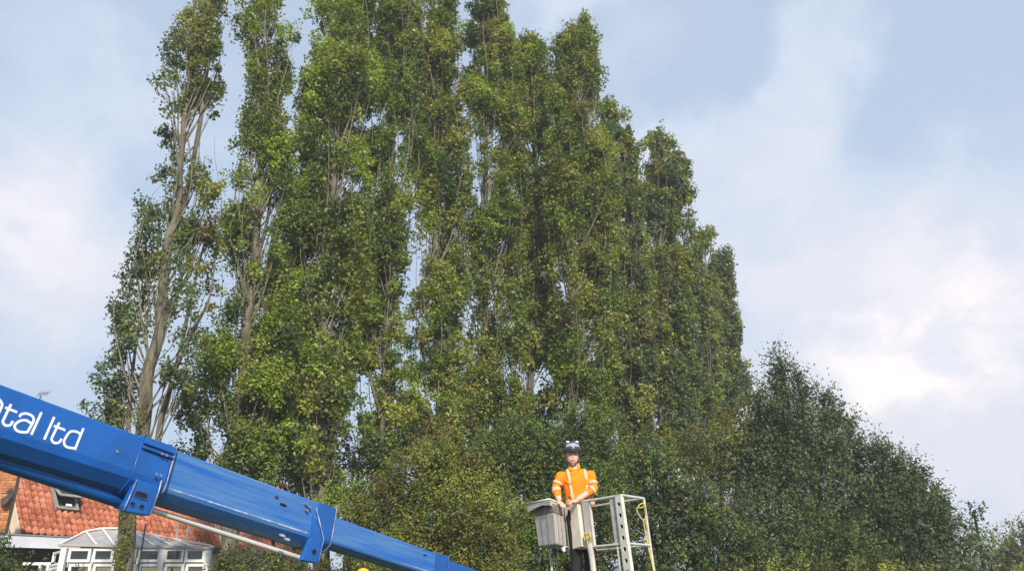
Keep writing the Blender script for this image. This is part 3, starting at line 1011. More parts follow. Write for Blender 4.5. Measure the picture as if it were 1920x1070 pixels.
# stiffening rail along the top shoulder of the first collar
mb = MB()
mb.bar((s_at(228), -W1 * 1.05 - .008, .146), (s_at(286), -W1 * 1.05 - .008, .146), .016, .05)
mb.bar((s_at(228), -W1 * 1.05 - .008, .092), (s_at(286), -W1 * 1.05 - .008, .092), .022, .012)
loc_parent(mb.build('stiffener', M['blue'], None, bevel=.003), boom)
for i in range(2):
    for (xx, zz) in ((262, .20), (270, .20)) if i == 0 else ((262, -.135), (270, -.135)):
        mb = MB(); p = Vector((s_at(xx), -W1 * 1.05 - .02, H1 * zz))
        mb.tube([p, p + Vector((0, -.012, 0))], .011, 6)
        loc_parent(mb.build('bolt', M['steel'], None), boom)
mb = MB(); p = bl(219, 846, W1 + .001); mb.tube([p, p + Vector((0, -.006, 0))], .012, 8)
loc_parent(mb.build('bolt', M['steel'], None), boom)


def plate(name, px, off, depth, m, bev=.004):
    pts = [bl(x, y, off) for x, y in px]
    mb = MB(); mb.prism(pts, Vector((0, depth, 0)))
    return loc_parent(mb.build(name, m, None, bevel=bev), boom)


# hanging bracket with slot and two holes
br1 = plate('bracket', [(259, 899), (300, 912), (281, 966), (234, 958), (232, 948)], W1 * 1.06, .05, M['blue'], .006)
plate('bracket_web', [(238, 953), (281, 963), (280, 966), (235, 958)], W1 * 1.0, .07, M['blue'], .003)


def disc(px, py, off, rx, rz, m, name='hole', n=16, sq=2.0, thick=.002):
    c = bl(px, py, off)
    pts = []
    for i in range(n):
        q = 2 * PI * i / n
        cx, sx = math.cos(q), math.sin(q)
        pts.append(c + Vector((math.copysign(abs(cx) ** (2 / sq), cx) * rx, 0, math.copysign(abs(sx) ** (2 / sq), sx) * rz)))
    mb = MB(); mb.prism(pts, Vector((0, -thick, 0)))
    return loc_parent(mb.build(name, m, None), boom)


o1 = W1 * 1.06
disc(265, 927, o1, .060, .028, M['blue'], 'slot_rim', sq=4, thick=.007)
disc(265, 927, o1 + .006, .050, .020, M['hole'], 'slot', sq=4)
for (x, y) in ((249, 944), (266, 949)):
    disc(x, y, o1, .024, .021, M['blue'], 'hole_rim', thick=.005)
    disc(x, y, o1 + .004, .018, .015, M['hole'])
# bracket side flange, a pale edge
mb = MB(); mb.tube([bl(303, 900, o1 + .01), bl(298, 920, o1 + .01), bl(282, 964, o1 + .01)], .007, 6)
loc_parent(mb.build('bracket_edge', M['rubbed'], None, smooth=True), boom)
mb = MB(); mb.tube([bl(257, 898, o1 + .01), bl(240, 938, o1 + .01), bl(232, 956, o1 + .01)], .006, 6)
loc_parent(mb.build('bracket_edge', M['rubbed'], None, smooth=True), boom)
# second bracket
plate('bracket', [(588, 962), (606, 1012), (596, 1055), (566, 1049), (582, 1008)], W2 * 1.09, .04, M['blue'], .005)
plate('bracket_web', [(568, 1046), (597, 1051), (596, 1055), (567, 1050)], W2, .06, M['blue'], .003)
disc(589, 1034, W2 * 1.09, .027, .025, M['hole'])
mb = MB(); mb.tube([bl(593, 952, W2 * 1.09 + .01), bl(607, 1010, W2 * 1.09 + .01), bl(597, 1054, W2 * 1.09 + .01)], .006, 6)
loc_parent(mb.build('bracket_edge', M['rubbed'], None, smooth=True), boom)
# bolt block and slot near the second collar
for (x, y) in ((573, 944), (579, 950), (574, 956)):
    mb = MB(); p = bl(x, y, W2 * 1.05); mb.tube([p + Vector((0, .02, 0)), p - Vector((0, .02, 0))], .013, 7)
    loc_parent(mb.build('bolt', M['steel'], None), boom)
disc(531, 946, W2 + .0005, .040, .012, M['hole'], 'slot', sq=4)
disc(519, 932, W2 + .0005, .022, .012, M['under'], 'slot', sq=3)
disc(797, 1040, W3 * 1.0 + .0005, .030, .008, M['hole'], 'slot', sq=4)
# worn lower edge of each inner section, with its highlight painted in pale
r_ = random.Random(3)


def worn_glint(px0, px1, H, W, zf, m, wid, name='worn_paint', gap=.12):
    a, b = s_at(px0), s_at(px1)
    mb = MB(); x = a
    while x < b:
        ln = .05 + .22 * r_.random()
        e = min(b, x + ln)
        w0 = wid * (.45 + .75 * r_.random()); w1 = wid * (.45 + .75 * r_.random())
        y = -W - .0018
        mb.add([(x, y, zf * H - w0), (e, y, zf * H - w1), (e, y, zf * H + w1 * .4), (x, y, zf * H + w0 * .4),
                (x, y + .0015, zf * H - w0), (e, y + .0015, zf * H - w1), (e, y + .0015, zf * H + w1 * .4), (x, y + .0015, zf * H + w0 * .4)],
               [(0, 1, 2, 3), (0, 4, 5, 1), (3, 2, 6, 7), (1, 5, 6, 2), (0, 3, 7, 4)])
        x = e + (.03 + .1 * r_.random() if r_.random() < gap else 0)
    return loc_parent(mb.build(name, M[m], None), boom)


worn_glint(302, 556, H2, W2, -.275, 'worn_pale', .008, gap=0)
worn_glint(735, 796, H3, W3, -.315, 'worn_pale', .006, gap=0)
# nylon pads that peep out under the edge
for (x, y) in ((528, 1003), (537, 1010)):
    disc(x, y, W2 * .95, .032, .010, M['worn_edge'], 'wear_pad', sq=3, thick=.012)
# lift ram below the first section and its rod
mb = MB(); a, b = bl(-330, 756, 0), bl(236, 940, 0)
mb.tube([a, b], .056, 20)
loc_parent(mb.build('ram_cylinder', M['blue'], None, smooth=True, angle=40), boom)
for x, y in ((224, 936), (234, 939.5)):
    mb = MB(); p = bl(x, y, 0); mb.tube([p - Vector((.008, 0, 0)), p + Vector((.008, 0, 0))], .063, 20)
    loc_parent(mb.build('ram_clamp', M['blue'], None, smooth=True, angle=40), boom)
mb = MB(); mb.tube([bl(236, 940, 0), bl(572, 1048, 0)], .021, 14)
loc_parent(mb.build('ram_rod', M['chrome'], None, smooth=True, angle=40), boom)
# jib beyond the last section, reaching under the basket (below the picture)
mb = MB(); mb.tube([(5.85, 0, 0), (6.05, 0, -.25)], .10, 12)
loc_parent(mb.build('knuckle', M['blue'], None, smooth=True, angle=40), boom)
mb = MB(); mb.bar(BI @ (BM @ Vector((6.0, 0, -.2))), BI @ Vector((1.05, 10.0, 1.42)), .14, .16)
loc_parent(mb.build('jib', M['blue'], None, bevel=.01), boom)
# turret the boom is carried on, outside the picture
mb = MB(); mb.box((-3.9, 0, -.2), (.4, 0, 0), (0, .3, 0), (0, 0, .45))
loc_parent(mb.build('turret', M['blue'], None, bevel=.03), boom)
mb = MB(); mb.tube([BI @ (BM @ Vector((-3.9, 0, -.5))), BI @ Vector(((BM @ Vector((-3.9, 0, 0))).x, (BM @ Vector((-3.9, 0, 0))).y, 0))], .35, 16)
loc_parent(mb.build('turntable_post', M['under'], None, smooth=True, angle=40), boom)


# lettering: flat white vinyl, drawn as ribbons on the boom's side
def ribbon(name, strokes, w, parent):
    mb = MB()
    for si, st in enumerate(strokes):
        px = [(x / 6.69, 720 + y / 6.69) for x, y in st]
        P = [bl(x, y, W1 + .0022 + .0006 * si) for x, y in px]
        if len(P) > 2:
            P = catmull(P, 7)
        L, R = [], []
        for i, p in enumerate(P):
            t = (P[min(i + 1, len(P) - 1)] - P[max(i - 1, 0)]).normalized()
            nn = Vector((-t.z, 0, t.x))
            L.append(p + nn * w); R.append(p - nn * w)
        k = len(P)
        vs = L + R + [v + Vector((0, .0018, 0)) for v in L + R]
        fs = [(i, i + 1, k + i + 1, k + i) for i in range(k - 1)]
        fs += [(i, 2 * k + i, 2 * k + i + 1, i + 1) for i in range(k - 1)] + [(k + i, k + i + 1, 3 * k + i + 1, 3 * k + i) for i in range(k - 1)]
        fs += [(0, k, 3 * k, 2 * k), (k - 1, 3 * k - 1, 4 * k - 1, 2 * k - 1)]
        mb.add(vs, fs)
        P0 = P
    return loc_parent(mb.build(name, M['white'], None), parent)


LW = .0078
ribbon('letter', [[(-195, 350), (-95, 130)], [(-110, 190), (-60, 165), (-10, 190), (22, 235), (20, 285), (-45, 420)]], LW, boom)
ribbon('letter', [[(140, 248), (45, 445), (40, 480), (62, 510), (105, 517), (140, 500), (160, 458)], [(66, 290), (216, 350)]], LW, boom)
ribbon('letter', [[(243, 408), (272, 374), (330, 366), (392, 388), (422, 425), (415, 470), (342, 607)], [(392, 492), (330, 452), (262, 455), (205, 488), (184, 530), (205, 572), (260, 597), (340, 600)]], LW, boom)
ribbon('letter', [[(522, 350), (393, 632)]], LW, boom)
ribbon('letter', [[(682, 408), (556, 692)]], LW, boom)
ribbon('letter', [[(746, 478), (655, 665), (652, 700), (680, 732), (730, 732), (760, 708), (772, 680)], [(678, 520), (820, 574)]], LW, boom)
ribbon('letter', [[(1048, 550), (938, 822)], [(1012, 640), (985, 605), (930, 588), (880, 596), (835, 650), (805, 715), (815, 765), (860, 790), (945, 802)]], LW, boom)

# yellow rounded cap of unknown use below the boom, on an added stalk
t = thing('beacon_lamp', cam_pt(680, 1088, 9.2), 'small yellow beacon lamp just showing beneath the blue boom at the picture edge', 'lamp')
p = Vector(t.location)
mb = MB(); mb.tube([Vector((p.x, p.y, 0)), p], .02, 8); mb.build('stalk', M['under'], t, smooth=True)
mb = MB(); mb.tube([p, p + Vector((0, 0, .03)), p + Vector((0, 0, .09)), p + Vector((0, 0, .125)), p + Vector((0, 0, .14))], [.075, .085, .08, .055, .01], 14)
mb.build('dome', M['yellow'], t, smooth=True)

# ------------------------------------------------------------------ basket
DN = Vector((.085, 0, -1)).normalized()        # the basket hangs a little askew
ZR = EYE + 1.25


def bz(px, py, z=ZR):
    return at_z(px, py, z)


def down(p, m_):
    return Vector(p) + DN * m_


C1, C2, C3 = bz(988, 944), bz(1030, 934.5), bz(1060, 947)     # console tray edge
C4, C6, C7 = bz(1087, 941), bz(1166, 928), bz(1207, 934)
C8 = bz(1119, 949)
e1 = (C4 - C6); e1.z = 0; e1.normalize()
C8 = C7 + e1 * 1.42
C3b = C6 + e1 * 1.25
basket = thing('lift_basket', Vector((1.1, 10.2, 1.75)), 'grey metal work platform basket with perforated column and console, man standing in it', 'basket')
G, GP = M['galv'], M['galv_paint']


def rail(pts, r, name='rail', m=None, n=10):
    mb = MB(); mb.tube(pts, r, n)
    return mb.build(name, m or G, basket, smooth=True, angle=50)


rail([C3b, C6 + e1 * .05, C6 - e1 * .0], .017)
rail([C6, C7], .017)
rail([C7, C8], .015)
rail([C8, C3b], .015)
dm = .54
rail([down(C3b, dm), down(C6, dm)], .016)
rail([down(C6, dm), down(C7, dm)], .015)
rail([down(C7, dm), down(C8, dm)], .014)
rail([down(C8, dm), down(C3b, dm)], .014)
for c, r in ((C7, .016), (C8, .014)):
    rail([c, down(c, 1.12)], r, 'post')
# broad upright near the middle of the front (folded plate) and the leg it narrows to
e2 = (C7 - C6); e2.z = 0; e2.normalize()
pb = C6 + e1 * .62


def folded(c, w, ln, name, m, dep=.05):
    """Upright channel: face plate with two returns."""
    mb = MB()
    side = e1
    a = c + side * w / 2; b = c - side * w / 2
    mb.hexa([down(a, ln), down(b, ln), down(b, ln) + e2 * .006, down(a, ln) + e2 * .006, a, b, b + e2 * .006, a + e2 * .006])
    for s_ in (a - side * .003, b + side * .003):
        mb.hexa([down(s_ - side * .003, ln), down(s_ + side * .003, ln), down(s_ + side * .003, ln) + e2 * dep, down(s_ - side * .003, ln) + e2 * dep,
                 s_ - side * .003, s_ + side * .003, s_ + side * .003 + e2 * dep, s_ - side * .003 + e2 * dep])
    return mb.build(name, m, basket)


def front_at(px):
    """Point of the front rail seen at picture column px."""
    lo, hi = 0.0, 1.4
    for _ in range(40):
        m_ = (lo + hi) / 2
        if proj(C6 + e1 * m_)[0] > px:
            lo = m_
        else:
            hi = m_
    return C6 + e1 * lo


pA = front_at(1098)
folded(pA - e2 * .012, .13, .56, 'upright', GP)
mb = MB(); q = down(pA, .5) - e2 * .02
mb.tube([q, down(pA, .62) - e2 * .005, down(pA, 1.12)], [.045, .036, .036], 8); mb.build('leg', GP, basket, smooth=True, angle=40)
pB = front_at(1146)
folded(pB - e2 * .005, .075, .56, 'upright', G)
rail([down(pB, .56), down(pB, 1.12)], .013, 'post')
# perforated column: real holes, built as a ladder of plates round each hole
pC = front_at(1161) - e2 * .03
colm = MB()
w0, w1 = .052, .066
LC = 1.12
ys = [.10, .225, .35, .475, .60, .725, .85, .975]


def cpt(s_, d_):
    hw = w0 + (w1 - w0) * d_ / LC
    return down(pC, d_) + e1 * (-s_ * hw)


rh = .026
n8 = 16
prev = 0.0
for yi, yc in enumerate(ys):
    y0 = prev
    y1 = (ys[yi] + ys[yi + 1]) / 2 if yi + 1 < len(ys) else LC
    prev = y1
    hw = w0 + (w1 - w0) * yc / LC
    ring, outer = [], []
    for k in range(n8):
        q = 2 * PI * k / n8
        cx, sy = math.cos(q), math.sin(q)
        ring.append(cpt(cx * rh / hw, yc + sy * rh))
        mx_ = max(abs(cx), abs(sy))
        ox, oy = cx / mx_, sy / mx_
        outer.append(cpt(ox, yc + (oy * (y1 - yc) if oy > 0 else oy * (yc - y0))))
    vs = ring + outer + [v + e2 * .012 for v in ring] + [v + e2 * .05 for v in outer]
    fs = []
    for k in range(n8):
        k2 = (k + 1) % n8
        fs += [(k, n8 + k, n8 + k2, k2), (k, k2, 2 * n8 + k2, 2 * n8 + k)]
        if abs(math.cos(2 * PI * (k + .5) / n8)) > .71:
            fs.append((n8 + k, 3 * n8 + k, 3 * n8 + k2, n8 + k2))
    colm.add(vs, fs)
cobj = colm.build('perforated_column', M['alu'], basket)
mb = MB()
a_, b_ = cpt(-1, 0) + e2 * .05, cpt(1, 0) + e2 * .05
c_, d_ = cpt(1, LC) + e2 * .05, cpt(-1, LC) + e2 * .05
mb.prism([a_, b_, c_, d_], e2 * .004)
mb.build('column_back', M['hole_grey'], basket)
mb = MB(); mb.prism([cpt(-1.05, -.012), cpt(1.05, -.012), cpt(1.05, .006), cpt(-1.05, .006)], e2 * .06); mb.build('column_cap', M['alu'], basket)

# grey-cream panel box below the front rail, left of the upright
a0, a1 = front_at(1063), front_at(1088)
off = -e2 * .06
mb = MB()
mb.hexa([down(a0 + off, .56), down(a1 + off, .53), down(a1 + off, .53) + e2 * .22, down(a0 + off, .56) + e2 * .22, down(a0 + off, .025), down(a1 + off, .025), down(a1 + off, .025) + e2 * .22, down(a0 + off, .025) + e2 * .22])
mb.build('control_box', M['cream'], basket, bevel=.006)
# console tray: sloping lip and skirt
lip = MB(); lip.tube([C1, C2, C3, a0 + off * .5], .012, 8); lip.build('console_lip', G, basket, smooth=True)
sk = MB()
ctop = [C1, C2, C3]
sk.prism([C1, C2, down(C2, .075), down(C2.lerp(C1, .35), .055), down(C2.lerp(C1, .7), .075), down(C1, .105)], (C3 - C2).normalized() * .004)
sk.build('console_skirt', M['galv_paint'], basket)
sk = MB()
sk.prism([C2, C3, down(C3, .30), down(C3.lerp(C2, .25), .27), down(C3.lerp(C2, .62), .10), down(C2, .07)], (C1 - C2).normalized() * .004)
sk.build('console_skirt', M['galv_paint'], basket)
back = C1 + (C3 - C2)
sk = MB(); sk.prism([C1 - Vector((0, 0, .03)), C2 - Vector((0, 0, .03)), C3 - Vector((0, 0, .03)), back - Vector((0, 0, .03))], (0, 0, .01)); sk.build('console_tray', G, basket)
# the hanging console box under the tray, slightly tapering, with a grille wedge on top
f1 = (C2 - C1).normalized(); f2 = (C3 - C2).normalized()
q0 = C1 + f1 * .12 + f2 * .05
Lx, Ly = (C2 - C1).length - .08, (C3 - C2).length * .72


def qb(u, v, d_):
    k = 1 - .10 * (d_ / .5)
    return down(q0 + f1 * (Lx * (.5 + (u - .5) * k)) + f2 * (Ly * (.5 + (v - .5) * k)), d_)


mb = MB()
mb.hexa([qb(0, 0, .52), qb(1, 0, .52), qb(1, 1, .52), qb(0, 1, .52), qb(0, 0, .16), qb(1, 0, .16), qb(1, 1, .16), qb(0, 1, .16)])
mb.build('console_box', M['boxgrey'], basket, bevel=.012)
mb = MB()
mb.hexa([qb(.02, .04, .155), qb(.98, .04, .155), qb(.98, .96, .155), qb(.02, .96, .155), qb(.05, .1, .04), qb(.95, .1, .04), qb(.95, .9, .04), qb(.05, .9, .04)])
mb.build('console_cover', M['coverbrown'], basket, bevel=.01)
for k in (.33, .66):
    mb = MB(); mb.tube([qb(k, -.012, .17), qb(k, -.012, .50)], .004, 5); mb.build('seam', M['coverbrown'], basket)
for v in (.3, .62):
    mb = MB(); mb.tube([qb(1.012, v, .17), qb(1.012, v, .50)], .005, 5); mb.build('seam', M['coverbrown'], basket)
mb = MB(); mb.tube([qb(.6, .5, .52), qb(.6, .5, .62)], .03, 10); mb.build('mount', M['under'], basket, smooth=True, angle=40)
mb = MB(); mb.tube([qb(1.1, .5, .54), qb(1.1, .5, .58), qb(1.1, .5, .60)], [.018, .022, .012], 10); mb.build('switch', M['white'], basket, smooth=True)
rail([qb(.30, .5, .52), qb(.34, .5, 1.05)], .014, 'post')
rail([qb(.62, .5, .55), qb(.66, .5, 1.05)], .012, 'post', M['under'])
rail([at(1036, 1025.5, C3.y - .3), at(1064, 1024, C3.y - .25)], .008, 'crossbar')
# floor, toe boards (below the picture)
fl = [down(c, 1.12) for c in (C3b, C6, C7, C8)]
mb = MB(); mb.prism(fl, (0, 0, -.04)); mb.build('floor_plate', G, basket)
mb = MB()
for a, b in zip(fl, fl[1:] + fl[:1]):
    mb.bar(a + Vector((0, 0, .06)), b + Vector((0, 0, .06)), .01, .12)
mb.build('toe_board', GP, basket)
mb = MB(); mb.box(Vector((1.12, 10.25, 1.55)), (.3, 0, 0), (0, .25, 0), (0, 0, .12)); mb.build('mounting', M['blue'], basket, bevel=.02)

# yellow rope looped over the far corner
rp = MB()
def rpt(px, py, dy=0): return at(px, py, C7.y - .02 + dy)
rp.tube(catmull([rpt(1204, 943), rpt(1198, 947), rpt(1194, 955), rpt(1199, 967), rpt(1207, 974), rpt(1211, 964), rpt(1210, 950), rpt(1206, 943), rpt(1200, 945), rpt(1196, 950), rpt(1203, 951), rpt(1210, 946)], 5), .0075, 6)
rp.tube(catmull([rpt(1206, 973), rpt(1208, 985), rpt(1211, 1003), rpt(1214, 1020), rpt(1219, 1040), rpt(1224, 1062), rpt(1228, 1085)], 4), .0085, 6)
rp.tube(catmull([rpt(1209, 972, .02), rpt(1213, 990, .02), rpt(1214, 1008, .02), rpt(1218, 1030, .02), rpt(1224, 1056, .02), rpt(1229, 1085, .02)], 4), .007, 6)
tag(rp.build('rope', M['yellowrope'], None, smooth=True), 'yellow rope looped and hanging from the far corner of the lift basket', 'rope')
kn = MB()
c = down(pA, .42) - e2 * .05
kn.tube(catmull([c + e1 * .055 + Vector((0, 0, .02)), c - e1 * .05 + Vector((0, 0, .03)), c - e1 * .05 - Vector((0, 0, .02)), c + e1 * .05 - Vector((0, 0, .03)), c + e1 * .02 + Vector((0, 0, .05)), c - e1 * .01 - Vector((0, 0, .09))], 5), .010, 6)
tag(kn.build('strap', M['yellowrope'], None, smooth=True), 'small knotted pale yellow strap tied round the upright before the man', 'strap')

# ------------------------------------------------------------------ the man
PY_ = 10.45
man = thing('person', Vector((at(1080, 940, PY_).x, PY_, down(C6, 1.12).z)), 'man in orange reflective work shirt, dark trousers and helmet standing in the lift basket', 'person')
def mp(px, py, dy=0.0): return at(px, py, PY_ + dy)


def loft(mb, rings, n=20):
    """rings: (centre, half width x, half depth y)."""
    k = len(mb.v)
    for c, rx, ry in rings:
        for j in range(n):
            q = 2 * PI * j / n
            mb.v.append(Vector(c) + Vector((math.cos(q) * rx, math.sin(q) * ry, 0)))
    for i in range(len(rings) - 1):
        for j in range(n):
            j2 = (j + 1) % n
            mb.f.append((k + i * n + j, k + i * n + j2, k + (i + 1) * n + j2, k + (i + 1) * n + j))
    mb.f.append(tuple(k + j for j in reversed(range(n))))
    mb.f.append(tuple(k + (len(rings) - 1) * n + j for j in range(n)))


def ball(mb, c, rx, ry, rz, n=14, m_=9):
    c = Vector(c)
    loft(mb, [(c + Vector((0, 0, -math.cos(PI * i / m_) * rz)), max(.001, math.sin(PI * i / m_) * rx), max(.001, math.sin(PI * i / m_) * ry)) for i in range(m_ + 1)], n)


def fuse(mb, name, m, parent, voxel=.012, it=4):
    o = mb.build(name, m, parent, smooth=True)
    r = o.modifiers.new('fuse', 'REMESH'); r.mode = 'VOXEL'; r.voxel_size = voxel; r.use_smooth_shade = True
    s_ = o.modifiers.new('soft', 'SMOOTH'); s_.iterations = it; s_.factor = .5
    return o


hz = mp(1073, 854).z                      # eye height
hc = Vector((mp(1073, 854).x, PY_ - .02, hz))
neck = Vector((mp(1076, 874).x, PY_, mp(1076, 874).z))
shL, shR = mp(1052, 890), mp(1107, 888)
hip = mp(1088, 948)
elL, haL = mp(1042, 914, -.05), mp(1049, 938, -.16)
elR, haR = mp(1114, 916, -.12), mp(1081, 937, -.22)
footz = man.location.z
# body: head, neck, torso, arms, hands and legs in one skin
mb = MB()
ball(mb, hc + Vector((0, .015, .045)), .077, .098, .105, 20, 14)          # skull
ball(mb, hc + Vector((0, -.022, -.040)), .072, .074, .090, 18, 12)        # face and jaw
ball(mb, hc + Vector((0, -.060, -.105)), .032, .028, .026, 12, 8)        # chin
ball(mb, hc + Vector((0, -.092, -.030)), .014, .024, .020, 10, 7)        # nose tip
mb.tube([hc + Vector((0, -.078, .012)), hc + Vector((0, -.097, -.026))], [.010, .014], 8)
ball(mb, hc + Vector((0, -.078, .024)), .048, .018, .012, 12, 7)          # brow
for s_ in (-1, 1):
    ball(mb, hc + Vector((s_ * .040, -.060, -.030)), .024, .024, .022, 10, 7)   # cheek
    ball(mb, hc + Vector((s_ * .080, .012, -.012)), .010, .020, .034, 10, 7)    # ear
ball(mb, hc + Vector((0, -.088, -.072)), .024, .012, .008, 10, 6)        # lips
mb.tube([hc + Vector((0, .01, -.06)), neck + Vector((0, .01, 0)), neck + Vector((0, .01, -.06))], [.056, .060, .075], 14)
chest = (shL + shR) / 2
loft(mb, [(hip, .15, .10), (hip.lerp(chest, .4), .14, .095), (hip.lerp(chest, .8), .17, .11), (chest + Vector((0, .01, .02)), .15, .08), (neck + Vector((0, .01, -.04)), .07, .06)])
for sh, el, ha in ((shL, elL, haL), (shR, elR, haR)):
    mb.tube([sh, sh.lerp(el, .5), el, el.lerp(ha, .5), ha], [.052, .046, .042, .040, .033], 12)
    d_ = (ha - el).normalized()
    pal = ha + d_ * .045
    ball(mb, pal, .046, .038, .030, 10, 7)
    sd_ = Vector((1, 0, 0)) if el is elR else Vector((-1, 0, 0))
    fw = Vector((-.75 if el is elR else .25, -.35, -.15)).normalized()
    ac = fw.cross(Vector((0, 0, 1))).normalized()
    for f in range(4):
        b0 = pal + ac * (f - 1.5) * .022 + fw * .022
        L_ = (.030, .036, .034, .026)[f]
        mb.tube([b0, b0 + fw * L_, b0 + fw * (L_ + .014) + Vector((0, 0, -.020)), b0 + fw * (L_ + .010) + Vector((0, 0, -.040))], [.0115, .011, .0105, .009], 7)
    mb.tube([pal - ac * .02, pal - ac * .036 + fw * .018, pal - ac * .034 + fw * .042], [.012, .010, .008], 7)
for s_ in (-1, 1):
    h_ = hip + Vector((s_ * .085, .02, -.05))
    mb.tube([h_, Vector((h_.x + .01, h_.y, footz + .5)), Vector((h_.x + s_ * .02, h_.y + .01, footz + .1))], [.075, .055, .04], 12)
fuse(mb, 'body', M['skin'], man, .0085, 3)
# shirt
mb = MB()
mid = hip.lerp(chest, .45)
loft(mb, [(hip + Vector((0, 0, -.02)), .180, .122), (hip + Vector((0, 0, .05)), .178, .122), (mid, .182, .127), (hip.lerp(chest, .8), .200, .130), (chest + Vector((0, .005, .0)), .190, .115),
          (chest + Vector((0, .01, .05)), .130, .085), (neck + Vector((0, .01, -.035)), .084, .072)])
for sh, el, ha, cut in ((shL, elL, haL, .75), (shR, elR, haR, .42)):
    cuff = el.lerp(ha, cut)
    mb.tube([sh + Vector((0, 0, .005)), sh.lerp(el, .35), sh.lerp(el, .75), el, el.lerp(cuff, .5), cuff], [.064, .058, .054, .054, .050, .045], 14)
    ball(mb, sh + Vector((0, 0, -.012)), .066, .070, .060, 14, 9)
# folds
r_ = random.Random(5)
for k in range(12):
    z = hip.z + .06 + r_.random() * (chest.z - hip.z - .1)
    x = hip.x + r_.uniform(-.13, .13)
    a = Vector((x, PY_ - .115, z)); b = a + Vector((r_.uniform(-.10, .10), .02, r_.uniform(-.07, .07)))
    mb.tube([a, a.lerp(b, .5) + Vector((0, -.008, 0)), b], [.004, .014, .004], 6)
for sh, el, ha in ((shL, elL, haL), (shR, elR, haR)):
    for k in range(4):
        c = sh.lerp(el, .35 + .18 * k)
        mb.tube([c + Vector((-.050, -.03, .01)), c + Vector((0, -.056, -.005)), c + Vector((.050, -.03, .012))], [.004, .010, .004], 6)
fuse(mb, 'shirt', M['orange'], man, .012, 3)
# collar
mb = MB()
for s_ in (-1, 1):
    mb.prism([neck + Vector((s_ * .004, -.078, -.060)), neck + Vector((s_ * .058, -.062, -.020)), neck + Vector((s_ * .072, .0, -.012)), neck + Vector((s_ * .088, -.035, -.045)), neck + Vector((s_ * .050, -.094, -.070))], (0, -.004, .006))
mb.build('collar', M['orange'], man)
# reflective bands
def band(c0, c1, r0, r1, name='reflective_band'):
    mb = MB(); mb.tube([c0, c1], [r0, r1], 18, caps=False)
    o = mb.build(name, M['reflect'], man, smooth=True)
    so = o.modifiers.new('thick', 'SOLIDIFY'); so.thickness = .003
    return o
for sh, el in ((shL, elL), (shR, elR)):
    band(sh.lerp(el, .60), sh.lerp(el, .78), .064, .063)
band(elR.lerp(haR, .06), elR.lerp(haR, .20), .061, .059)
band(elL.lerp(haL, .12), elL.lerp(haL, .38), .060, .057)
mb = MB()
loft(mb, [(hip + Vector((0, 0, .012)), .187, .132), (hip + Vector((0, 0, .075)), .187, .133)], 28)
mb.f = mb.f[:-2]
mb.build('reflective_band', M['reflect'], man, smooth=True)
for s_ in (-1, 1):
    pts = []
    for t_ in range(9):
        u = t_ / 8
        z = hip.z + .05 + (chest.z + .052 - hip.z - .05) * u
        yy = PY_ - (.137 if u < .8 else .137 - (u - .8) * .30) - .004 * math.sin(u * 9)
        pts.append(Vector((hip.x * (1 - u) + chest.x * u + s_ * (.098 + .012 * u), yy + abs(s_) * .022, z)))
    pts += [Vector((pts[-1].x - s_ * .012, PY_ + .02, neck.z - .028)), Vector((pts[-1].x - s_ * .01, PY_ + .10, neck.z - .08))]
    mb = MB()
    vs, fs = [], []
    for p in pts:
        vs += [p + Vector((-.019, 0, 0)), p + Vector((.019, 0, 0))]
    k = len(pts)
    fs = [(2 * i, 2 * i + 1, 2 * i + 3, 2 * i + 2) for i in range(k - 1)]
    mb.add(vs, fs)
    o = mb.build('reflective_band', M['reflect'], man, smooth=True)
    so = o.modifiers.new('thick', 'SOLIDIFY'); so.thickness = .006; so.offset = 0
# trousers, boots
mb = MB()
loft(mb, [(hip + Vector((0, 0, -.18)), .165, .12), (hip + Vector((0, 0, -.06)), .172, .125), (hip + Vector((0, 0, .01)), .162, .115)])
for s_ in (-1, 1):
    h_ = hip + Vector((s_ * .088, .02, -.12))
    mb.tube([h_, Vector((h_.x + .01, h_.y - .01, footz + .72)), Vector((h_.x + .02, h_.y, footz + .46)), Vector((h_.x + .02 + s_ * .02, h_.y + .01, footz + .10))], [.098, .086, .074, .070], 14)
fuse(mb, 'trousers', M['trousers'], man, .014, 3)
for s_ in (-1, 1):
    mb = MB()
    b_ = Vector((hip.x + s_ * .11 + .02, PY_ + .02, footz))
    ball(mb, b_ + Vector((0, -.10, .035)), .045, .09, .035, 12, 8); mb.tube([b_ + Vector((0, .02, .02)), b_ + Vector((0, .02, .16))], [.052, .05], 12)
    fuse(mb, 'boot', M['under'], man, .012, 2)
# face details
for s_ in (-1, 1):
    mb = MB(); ball(mb, hc + Vector((s_ * .030, -.074, .006)), .013, .010, .008, 10, 7); mb.build('eye', M['eye'], man, smooth=True)
    mb = MB(); ball(mb, hc + Vector((s_ * .030, -.083, .005)), .005, .004, .005, 8, 6); mb.build('iris', M['hole'], man, smooth=True)
    mb = MB(); mb.tube([hc + Vector((s_ * .014, -.094, .024)), hc + Vector((s_ * .034, -.093, .029)), hc + Vector((s_ * .052, -.078, .022))], [.003, .004, .002], 6); mb.build('eyebrow', M['hair'], man, smooth=True)
mb = MB(); mb.tube([hc + Vector((-.026, -.090, -.073)), hc + Vector((0, -.101, -.074)), hc + Vector((.026, -.090, -.073))], [.0015, .003, .0015], 6); mb.build('mouth', M['lip'], man, smooth=True)
